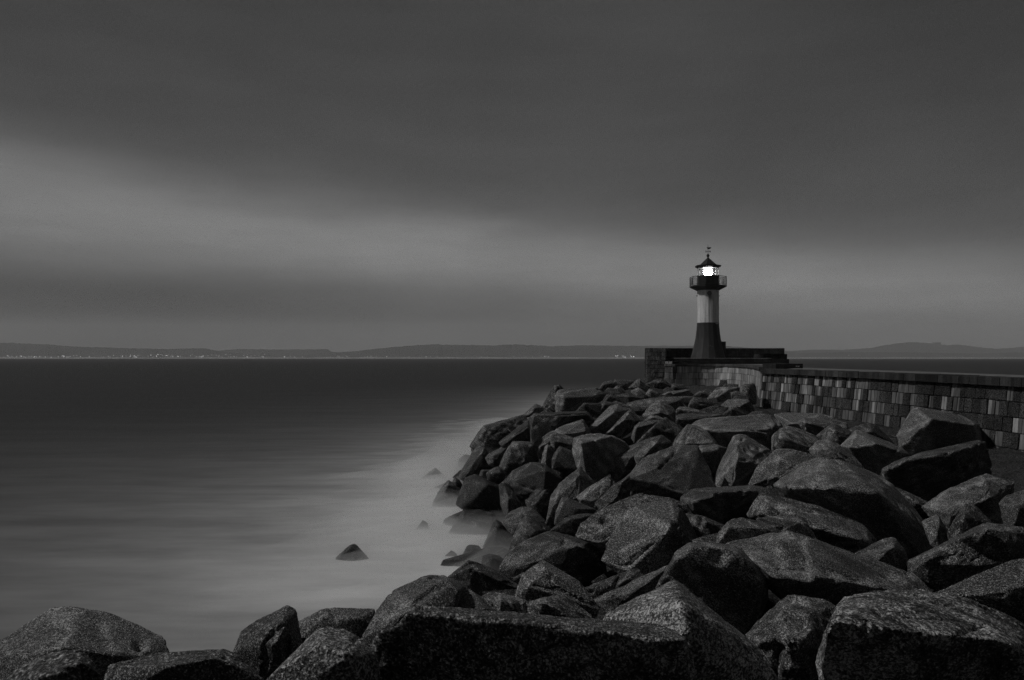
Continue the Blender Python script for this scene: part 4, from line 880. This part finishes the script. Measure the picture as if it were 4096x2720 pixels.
# ------------------------------------------------------------------ lighthouse
LD = 85.0; LX = (2832 - CX) / F * LD; SC = .3507 * LD / F      # metres per zoomed pixel
LZ = zP + .03
def zz(y): return LZ + (1376 - y) * SC
lh = empty('lighthouse', (LX, LD, LZ)); bpy.context.view_layer.update()
tag(lh, 'black and white lighthouse with a lit lantern and weather vane', 'lighthouse')
def lathe8(prof, n=8, rot=math.pi / 8, sub=1):
    """prof: (half width across flats, z) -> closed n-gon solid"""
    bm = bmesh.new(); rings = []
    kf = 1 / math.cos(math.pi / n) if n <= 16 else 1
    for hw, z in prof:
        rings.append([bm.verts.new((hw * kf * math.cos(rot + 2 * math.pi * k / n), hw * kf * math.sin(rot + 2 * math.pi * k / n), z - LZ)) for k in range(n)])
    for a, b in zip(rings, rings[1:]):
        for k in range(n): bm.faces.new((a[k], a[(k + 1) % n], b[(k + 1) % n], b[k]))
    bm.faces.new(rings[0][::-1]); bm.faces.new(rings[-1])
    return bm
def part(name, bm, mat, par, smooth=False, bevel=0):
    if bevel: bmesh.ops.bevel(bm, geom=[e for e in bm.edges if e.is_manifold and e.calc_face_angle(0) > .4], offset=bevel, segments=2, affect='EDGES', clamp_overlap=True)
    bmesh.ops.recalc_face_normals(bm, faces=bm.faces)
    me = bpy.data.meshes.new(name); bm.to_mesh(me); bm.free()
    if smooth: me.polygons.foreach_set('use_smooth', [True] * len(me.polygons))
    return link(name, me, mat, par)
def bxm(bm, x0, x1, y0, y1, z0, z1):
    v = [bm.verts.new(p) for p in ((x0, y0, z0), (x1, y0, z0), (x1, y1, z0), (x0, y1, z0), (x0, y0, z1), (x1, y0, z1), (x1, y1, z1), (x0, y1, z1))]
    for f in ((3, 2, 1, 0), (4, 5, 6, 7), (0, 1, 5, 4), (1, 2, 6, 5), (2, 3, 7, 6), (3, 0, 4, 7)): bm.faces.new([v[k] for k in f])
def tube(bm, a, b, r, n=8):
    a, b = Vector(a), Vector(b); d = (b - a).normalized(); u = d.orthogonal().normalized(); w = d.cross(u)
    R = [[bm.verts.new(p + (u * math.cos(2 * math.pi * k / n) + w * math.sin(2 * math.pi * k / n)) * r) for k in range(n)] for p in (a, b)]
    for k in range(n): bm.faces.new((R[0][k], R[0][(k + 1) % n], R[1][(k + 1) % n], R[1][k]))
    bm.faces.new(R[0][::-1]); bm.faces.new(R[1])
def ring8(bm, hw, z, t):
    kf = 1 / math.cos(math.pi / 8)
    P = [(hw * kf * math.cos(math.pi / 8 + k * math.pi / 4), hw * kf * math.sin(math.pi / 8 + k * math.pi / 4), z - LZ) for k in range(8)]
    for a, b in zip(P, P[1:] + P[:1]): tube(bm, a, b, t, 6)
    return P
# materials
BLK, t, bs, out = material('dark_tower_paint')
co = t.n('ShaderNodeTexCoord').outputs['Object']
vr = t.n('ShaderNodeTexVoronoi'); t.l(co, vr.inputs['Vector']); vr.inputs['Scale'].default_value = 1.7
chip = t.m('MULTIPLY', t.rng(vr.outputs['Distance'], .035, .055, 1, 0), 1.0)
nb = t.noise(t.mapping(co, scale=(3, 3, .5)), 1, 5)
grey(t, bs, t.m('ADD', t.m('MULTIPLY', t.rng(nb, .3, .7, .8, 1.25), .045), t.m('MULTIPLY', chip, .45)))
bs.inputs['Roughness'].default_value = .5; bs.inputs['Specular IOR Level'].default_value = .25
WHT, t, bs, out = material('weathered_white_paint')
co = t.n('ShaderNodeTexCoord').outputs['Object']; sep = t.n('ShaderNodeSeparateXYZ'); t.l(co, sep.inputs[0])
s1 = t.noise(t.mapping(co, scale=(6, 6, .35)), 1, 6, .7); s2 = t.noise(co, 9, 5, .7)
c = t.m('MULTIPLY', t.rng(s1, .32, .68, .62, 1.08), t.rng(s2, .3, .55, .8, 1.0))
# rust run under the round window
zc = zz(655) - LZ
gx = t.m('POWER', 2.718, t.m('MULTIPLY', t.m('POWER', t.m('DIVIDE', t.m('ADD', sep.outputs[0], .08), t.m('MULTIPLY_ADD', s1, .3, .05)), 2), -1))
gz = t.rng(sep.outputs[2], zc - 2.0, zc, 0, 1); gz2 = t.rng(sep.outputs[2], zc, zc + .12, 1, 0)
stn = t.m('MULTIPLY', t.m('MULTIPLY', gx, t.m('POWER', gz, 2)), gz2)
c = t.m('MULTIPLY', c, t.m('SUBTRACT', 1, t.m('MULTIPLY', stn, .8)))
grey(t, bs, t.m('MULTIPLY', c, .88)); bs.inputs['Roughness'].default_value = .6
METAL = plain('black_painted_iron', .02, .5, 8, .2)
STEEL = plain('grey_iron', .12, .5, 8, .3)
# tower
part('tower_base', lathe8([(192 * SC, zz(1376)), (184 * SC, zz(1345)), (171 * SC, zz(1300)), (159 * SC, zz(1250)), (148 * SC, zz(1200)), (138 * SC, zz(1150)), (131 * SC, zz(1100)), (126 * SC, zz(1050)), (122.5 * SC, zz(1010)), (121 * SC, zz(976))], 16, math.pi / 16), BLK, lh, bevel=.01)
part('white_shaft', lathe8([(120 * SC, zz(976)), (119.5 * SC, zz(800)), (119 * SC, zz(606))], 16, math.pi / 16), WHT, lh, bevel=.01)
bm = lathe8([(122 * SC, zz(979)), (122.6 * SC, zz(976)), (122 * SC, zz(973))], 16, math.pi / 16); part('joint_band', bm, STEEL, lh)
gal = part('gallery', lathe8([(119 * SC, zz(606)), (124 * SC, zz(603)), (186 * SC, zz(570)), (193 * SC, zz(566)), (193 * SC, zz(552))]), METAL, lh, bevel=.01)
bm = bmesh.new(); P = ring8(bm, 190 * SC, zz(452), .03); ring8(bm, 190 * SC, zz(464), .016); ring8(bm, 190 * SC, zz(541), .02)
for a, b in zip(P, P[1:] + P[:1]):
    nb_ = 11
    for k in range(1, nb_):
        x = a[0] + (b[0] - a[0]) * k / nb_; y = a[1] + (b[1] - a[1]) * k / nb_
        tube(bm, (x, y, zz(541) - LZ), (x, y, zz(464) - LZ), .010, 5)
rail = part('railing', bm, METAL, lh)
for a in P:
    bm = bmesh.new(); tube(bm, (a[0], a[1], zz(555) - LZ), (a[0], a[1], zz(450) - LZ), .026, 8); part('post', bm, METAL, rail)
part('lantern_wall', lathe8([(112 * SC, zz(553)), (112 * SC, zz(444)), (115 * SC, zz(442)), (115 * SC, zz(438))]), METAL, lh, bevel=.008)
fr = part('lantern_head', lathe8([(112 * SC, zz(352)), (114 * SC, zz(346)), (131 * SC, zz(340)), (136 * SC, zz(326)), (136 * SC, zz(321)), (100 * SC, zz(320))]), METAL, lh)
kf = 1 / math.cos(math.pi / 8)
for k in range(8):
    a = math.pi / 8 + k * math.pi / 4; R = 108 * SC * kf
    bm = bmesh.new(); tube(bm, (R * math.cos(a), R * math.sin(a), zz(440) - LZ), (R * math.cos(a), R * math.sin(a), zz(350) - LZ), .03, 8); part('mullion', bm, METAL, lh)
G, t, bs, out = material('lantern_glass')
bs.inputs['Base Color'].default_value = (0, 0, 0, 1); bs.inputs['Roughness'].default_value = .04
gl = t.n('ShaderNodeBsdfTransparent'); mx = t.n('ShaderNodeMixShader'); mx.inputs[0].default_value = .08
t.l(gl.outputs[0], mx.inputs[1]); t.l(bs.outputs[0], mx.inputs[2]); t.l(mx.outputs[0], out.inputs[0])
for k in range(8):
    a0 = math.pi / 8 + k * math.pi / 4; a1 = a0 + math.pi / 4; R = 107 * SC * kf
    bm = bmesh.new(); c0 = Vector((R * math.cos(a0), R * math.sin(a0), 0)); c1 = Vector((R * math.cos(a1), R * math.sin(a1), 0)); u = (c1 - c0).normalized() * .05
    n_ = Vector((math.cos((a0 + a1) / 2), math.sin((a0 + a1) / 2), 0)) * .008; q = [c0 + u, c1 - u]
    vs = [bm.verts.new((p.x + s * n_.x, p.y + s * n_.y, z - LZ)) for s in (0, 1) for z in (zz(438), zz(352)) for p in q]
    for f in ((0, 1, 3, 2), (4, 6, 7, 5), (0, 4, 5, 1), (2, 3, 7, 6), (0, 2, 6, 4), (1, 5, 7, 3)): bm.faces.new([vs[j] for j in f])
    part('glass_pane', bm, G, lh)
lens = lathe8([(14 * SC, zz(437)), (34 * SC, zz(430)), (47 * SC, zz(413)), (51 * SC, zz(396)), (47 * SC, zz(377)), (34 * SC, zz(361)), (14 * SC, zz(354))], 24, 0)
part('lamp', lens, emitter('lit_lens', 70), lh, True)
part('lamp_stand', lathe8([(20 * SC, zz(553)), (16 * SC, zz(500)), (16 * SC, zz(434.5))], 16, 0), METAL, lh, True)
roof = part('roof', lathe8([(118 * SC, zz(322.5)), (96 * SC, zz(320.5)), (60 * SC, zz(284)), (30 * SC, zz(254)), (15 * SC, zz(240)), (14 * SC, zz(236))]), METAL, lh, bevel=.012)
part('finial', lathe8([(13 * SC, zz(236)), (15 * SC, zz(234)), (9 * SC, zz(231)), (7.5 * SC, zz(227)), (9 * SC, zz(224)), (13 * SC, zz(219)), (16.5 * SC, zz(212)), (17 * SC, zz(206)), (15 * SC, zz(199)), (10 * SC, zz(192)), (5 * SC, zz(187)), (2.5 * SC, zz(182))], 20, 0), METAL, lh, True)
bm = bmesh.new(); tube(bm, (0, 0, zz(186) - LZ), (0, 0, zz(95) - LZ), 2.6 * SC); tube(bm, (0, 0, zz(100) - LZ), (0, 0, zz(76) - LZ), 1.4 * SC)
tube(bm, (-22 * SC, 0, zz(160) - LZ), (22 * SC, 0, zz(160) - LZ), 1.6 * SC); tube(bm, (0, -22 * SC, zz(160) - LZ), (0, 22 * SC, zz(160) - LZ), 1.6 * SC)
vane = part('weather_vane', bm, METAL, lh)
def flat(pts, th, par, name):
    bm = bmesh.new(); f = [bm.verts.new((x * SC, -th, zz(y) - LZ)) for x, y in pts]; b = [bm.verts.new((x * SC, th, zz(y) - LZ)) for x, y in pts]
    bm.faces.new(f); bm.faces.new(b[::-1])
    for k in range(len(pts)): bm.faces.new((f[k], b[k], b[(k + 1) % len(pts)], f[(k + 1) % len(pts)]))
    return part(name, bm, METAL, par)
flat([(-18, 112), (40, 112), (34, 117), (28, 124), (24, 132), (-6, 132), (-8, 122), (-13, 115)], .018, vane, 'flag')
bm = bmesh.new(); n_ = 14
for k in range(n_):
    a, b = 2 * math.pi * k / n_, 2 * math.pi * (k + 1) / n_
    tube(bm, ((-23 + 7 * math.cos(a)) * SC, 0, zz(160) - LZ + 9.5 * SC * math.sin(a)), ((-23 + 7 * math.cos(b)) * SC, 0, zz(160) - LZ + 9.5 * SC * math.sin(b)), 2.2 * SC, 6)
part('letter', bm, METAL, vane)
bm = bmesh.new()
for a, b in (((19, 151), (19, 169)), ((29, 151), (29, 169)), ((19, 151), (29, 169))): tube(bm, (a[0] * SC, 0, zz(a[1]) - LZ), (b[0] * SC, 0, zz(b[1]) - LZ), 2.2 * SC, 6)
part('letter', bm, METAL, vane)
# round window
bm = bmesh.new(); yf = -120 * SC; n_ = 28; cxw, czw = -14 * SC, zz(644) - LZ; R0, R1 = 25 * SC, 20 * SC
rg = []
for rr, yy in ((R0, yf + .02), (R0, yf - .09), (R1, yf - .09), (R1, yf - .05)):
    rg.append([bm.verts.new((cxw + rr * math.cos(2 * math.pi * k / n_), yy, czw + rr * math.sin(2 * math.pi * k / n_))) for k in range(n_)])
for a, b in zip(rg, rg[1:]):
    for k in range(n_): bm.faces.new((a[k], a[(k + 1) % n_], b[(k + 1) % n_], b[k]))
wn = part('round_window', bm, STEEL, lh)
bm = bmesh.new(); bm.faces.new([bm.verts.new((cxw + R1 * 1.01 * math.cos(2 * math.pi * k / n_), yf - .052, czw + R1 * 1.01 * math.sin(2 * math.pi * k / n_))) for k in range(n_)])
part('window_glass', bm, plain('dull_glass', .2, .25, 5, .2), wn)
# side fittings on the shaft
for sx in (-1, 1):
    bm = bmesh.new(); xb = sx * 119 * SC
    tube(bm, (xb - sx * .03, 0, zz(668) - LZ), (xb + sx * .07, 0, zz(668) - LZ), .025)
    for k in range(12):
        a, b = 2 * math.pi * k / 12, 2 * math.pi * (k + 1) / 12
        tube(bm, (xb + sx * .075 + .05 * math.cos(a), 0, zz(664) - LZ + .06 * math.sin(a)), (xb + sx * .075 + .05 * math.cos(b), 0, zz(664) - LZ + .06 * math.sin(b)), .018, 6)
    part('ring_bracket', bm, STEEL, lh)
bm = bmesh.new(); tube(bm, (62 * SC, yf - .03, zz(610) - LZ), (62 * SC, yf - .03, zz(629) - LZ), .012, 6); tube(bm, (62 * SC, yf - .03, zz(629) - LZ), (84 * SC, yf + .0, zz(629) - LZ), .012, 6)
part('cable_bracket', bm, METAL, lh)
# porch with door on the right
bm = bmesh.new(); bxm(bm, 118 * SC, 188 * SC, -.55, .55, 0, zz(1187) - LZ); porch = part('porch', bm, BLK, lh, bevel=.02)
bm = bmesh.new(); bxm(bm, 188.3 * SC, 191 * SC, -.4, .4, .1, zz(1210) - LZ); dr = part('door', bm, METAL, porch)
bm = bmesh.new(); tube(bm, (191 * SC, -.3, zz(1222) - LZ), (196 * SC, -.3, zz(1222) - LZ), .025); part('door_handle', bm, STEEL, porch)
# iron grab bar and a worn badge on the base
def base_face(y): return -np.interp(y, [976, 1050, 1150, 1250, 1300, 1345, 1376], [121, 126, 138, 159, 171, 184, 192]) * SC
bm = bmesh.new(); tube(bm, (92 * SC, base_face(1290) - .05, zz(1290) - LZ), (98 * SC, base_face(1338) - .05, zz(1338) - LZ), .022); tube(bm, (98 * SC, base_face(1338) - .05, zz(1338) - LZ), (112 * SC, base_face(1340) - .03, zz(1340) - LZ), .02)
part('grab_bar', bm, METAL, lh)
bm = bmesh.new(); r = random.Random(4)
for k in range(7):
    cxp = (-28 + 8 * k + r.uniform(-2, 2)) * SC; yy = 1240 + r.uniform(-8, 12); R = r.uniform(1.5, 4) * SC
    bm.faces.new([bm.verts.new((cxp + R * math.cos(a) * r.uniform(.6, 1.2), base_face(yy + 0) - .035, zz(yy) - LZ + R * math.sin(a) * r.uniform(.6, 1.2))) for a in [2 * math.pi * q / 7 for q in range(7)]])
part('worn_badge', bm, plain('chipped_paint', .22, .7, 30, .3), lh)
bm = bmesh.new()
for k, w in enumerate((5, 3, 6, 4)):
    xq = (58 + k * 8) * SC; bxm(bm, xq, xq + w * SC, yf - .03, yf - .01, zz(990) - LZ, zz(985) - LZ)
part('small_plate', bm, SCR, lh)

# far building on the right hill
fb = empty('hilltop_building', at(3750, 1376, 6850)); bpy.context.view_layer.update()
tag(fb, 'tiny blocky building on the crest of the hazy right hill', 'building')
B = Blocks(); c_ = at(3750, 1376, 6850)
B.box(c_.x - 28, c_.x + 28, c_.y, c_.y + 30, c_.z - 30, c_.z + 8, .1, 0); child(B.build('wall', MASON), fb)
B = Blocks(); B.box(c_.x - 30, c_.x + 30, c_.y - 1, c_.y + 31, c_.z + 8.1, c_.z + 13, .06, 0); child(B.build('roof', MASON), fb)

# ------------------------------------------------------------------ haze between here and the hills
bm = bmesh.new(); bxm(bm, -9500, 10500, -60, 7900, -4, 330)
me = bpy.data.meshes.new('haze'); bm.to_mesh(me); bm.free()
hz = link('haze', me, volume_mat('sea_air', HAZE if 'HAZE' in globals() else 1.3e-4, .95, .0))
tag(hz, 'thin evening air fading the hills across the bay', 'haze', kind='stuff')
bm = bmesh.new(); bxm(bm, -9000, 10000, -55, 7800, -3.4, -2.9)
me = bpy.data.meshes.new('seabed'); bm.to_mesh(me); bm.free()
tag(link('seabed', me, plain('seabed_mud', .03, .9, .5)), 'dark sea floor', 'seabed', kind='structure')

# ------------------------------------------------------------------ sky, sun
w = bpy.data.worlds.new('World'); scene.world = w; w.use_nodes = True
nt = w.node_tree; nt.nodes.clear(); t = NT(nt)
out = t.n('ShaderNodeOutputWorld'); bg = t.n('ShaderNodeBackground'); t.l(bg.outputs[0], out.inputs[0])
tc = t.n('ShaderNodeTexCoord').outputs['Generated']
sep = t.n('ShaderNodeSeparateXYZ'); t.l(tc, sep.inputs[0])
az = t.m('ARCTAN2', sep.outputs[0], sep.outputs[1]); el = t.m('ARCSINE', sep.outputs[2])
wv = t.n('ShaderNodeCombineXYZ'); t.l(az, wv.inputs[0]); t.l(el, wv.inputs[1])
soft = t.noise(t.mapping(wv.outputs[0], scale=(1.6, 7, 1), rot=(0, 0, .13)), 1.0, 4, .5)
soft2 = t.noise(t.mapping(wv.outputs[0], scale=(3.0, 5, 1), loc=(4, 2, 0), rot=(0, 0, .5)), 1.0, 5, .55)
soft3 = t.noise(t.mapping(wv.outputs[0], scale=(5, 34, 1), loc=(1, 7, 0), rot=(0, 0, .10)), 1.0, 5, .6)
# cloud edge slants down towards the right
s = t.m('ADD', el, t.m('MULTIPLY', az, .092))
s = t.m('ADD', s, t.m('MULTIPLY', t.m('SUBTRACT', soft, .5), .075))
band = t.ramp(t.m('ADD', s, .1, clamp=True), [(0.0, .12), (.10, .112), (.14, .120), (.175, .155), (.212, .25), (.243, .20), (.276, .092), (.315, .063), (.42, .050), (.60, .045), (.8, .030), (1.0, .026)], 'B_SPLINE')
# low strata on the left, faint lighter gap above the hills
dk = t.m('MULTIPLY', t.rng(el, .03, .055, 0, 1), t.rng(el, .07, .115, 1, 0))
lf = t.rng(az, -.45, .2, 1, .12)
lw = t.rng(az, -.6, -.15, .86, 1)
mul = t.m('SUBTRACT', 1, t.m('MULTIPLY', t.m('MULTIPLY', dk, lf), .5))
band = t.m('MULTIPLY', t.m('MULTIPLY', band, mul), lw)
rt = t.m('MULTIPLY', t.rng(az, .2, .62, 0, 1), t.rng(el, .1, .42, 0, 1))
band = t.m('MULTIPLY', band, t.m('SUBTRACT', 1, t.m('MULTIPLY', rt, .42)))
band = t.m('MULTIPLY', band, t.m('MULTIPLY', t.rng(soft2, .3, .7, .92, 1.08), t.rng(soft3, .3, .7, .94, 1.06)))
# the sky behind the viewer is darker
fz_ = t.rng(sep.outputs[1], -.4, .45, .45, 1)
band = t.m('MULTIPLY', band, fz_)
# thin share of clear dusk sky through the cloud
sk = t.n('ShaderNodeTexSky', sky_type='NISHITA'); sk.sun_disc = False
SUN_EL, SUN_AZ = math.radians(48), math.radians(-98)
sk.sun_elevation = SUN_EL; sk.sun_rotation = SUN_AZ
bwn = t.n('ShaderNodeRGBToBW'); t.l(sk.outputs[0], bwn.inputs[0])
tot = t.m('ADD', band, t.m('MULTIPLY', bwn.outputs[0], .0008))
t.l(tot, bg.inputs[0]); bg.inputs[1].default_value = 1.0

sd = bpy.data.lights.new('sun', 'SUN'); sd.energy = 1.3; sd.angle = math.radians(6); sd.color = (1, .99, .98)
so = bpy.data.objects.new('sun', sd); COL.objects.link(so)
dirv = Vector((math.sin(SUN_AZ) * math.cos(SUN_EL), math.cos(SUN_AZ) * math.cos(SUN_EL), math.sin(SUN_EL)))
so.rotation_euler = (-dirv).to_track_quat('-Z', 'Y').to_euler(); so.location = (-30, 20, 60)

# ------------------------------------------------------------------ camera
cd = bpy.data.cameras.new('camera'); cd.sensor_width = 36; cd.lens = F * 36 / 4096; cd.shift_y = (YH - 1360) / 4096
cd.clip_start = .1; cd.clip_end = 20000
cd.dof.use_dof = True; cd.dof.focus_distance = 25; cd.dof.aperture_fstop = 9
co_ = bpy.data.objects.new('camera', cd); COL.objects.link(co_); co_.location = (0, 0, H); co_.rotation_euler = (math.pi / 2, 0, 0)
scene.camera = co_
vs = scene.view_settings
vs.view_transform = 'Standard'; vs.look = 'None'; vs.exposure = 0; vs.gamma = 1
scene.render.engine = 'CYCLES'
cy = scene.cycles
cy.use_denoising = True; cy.denoiser = 'OPENIMAGEDENOISE'; cy.denoising_prefilter = 'NONE'; cy.denoising_input_passes = 'RGB_ALBEDO_NORMAL'; cy.max_bounces = 8; cy.diffuse_bounces = 3; cy.volume_bounces = 6; cy.transparent_max_bounces = 16
cy.use_adaptive_sampling = True; cy.adaptive_threshold = .02; cy.sample_clamp_indirect = 4
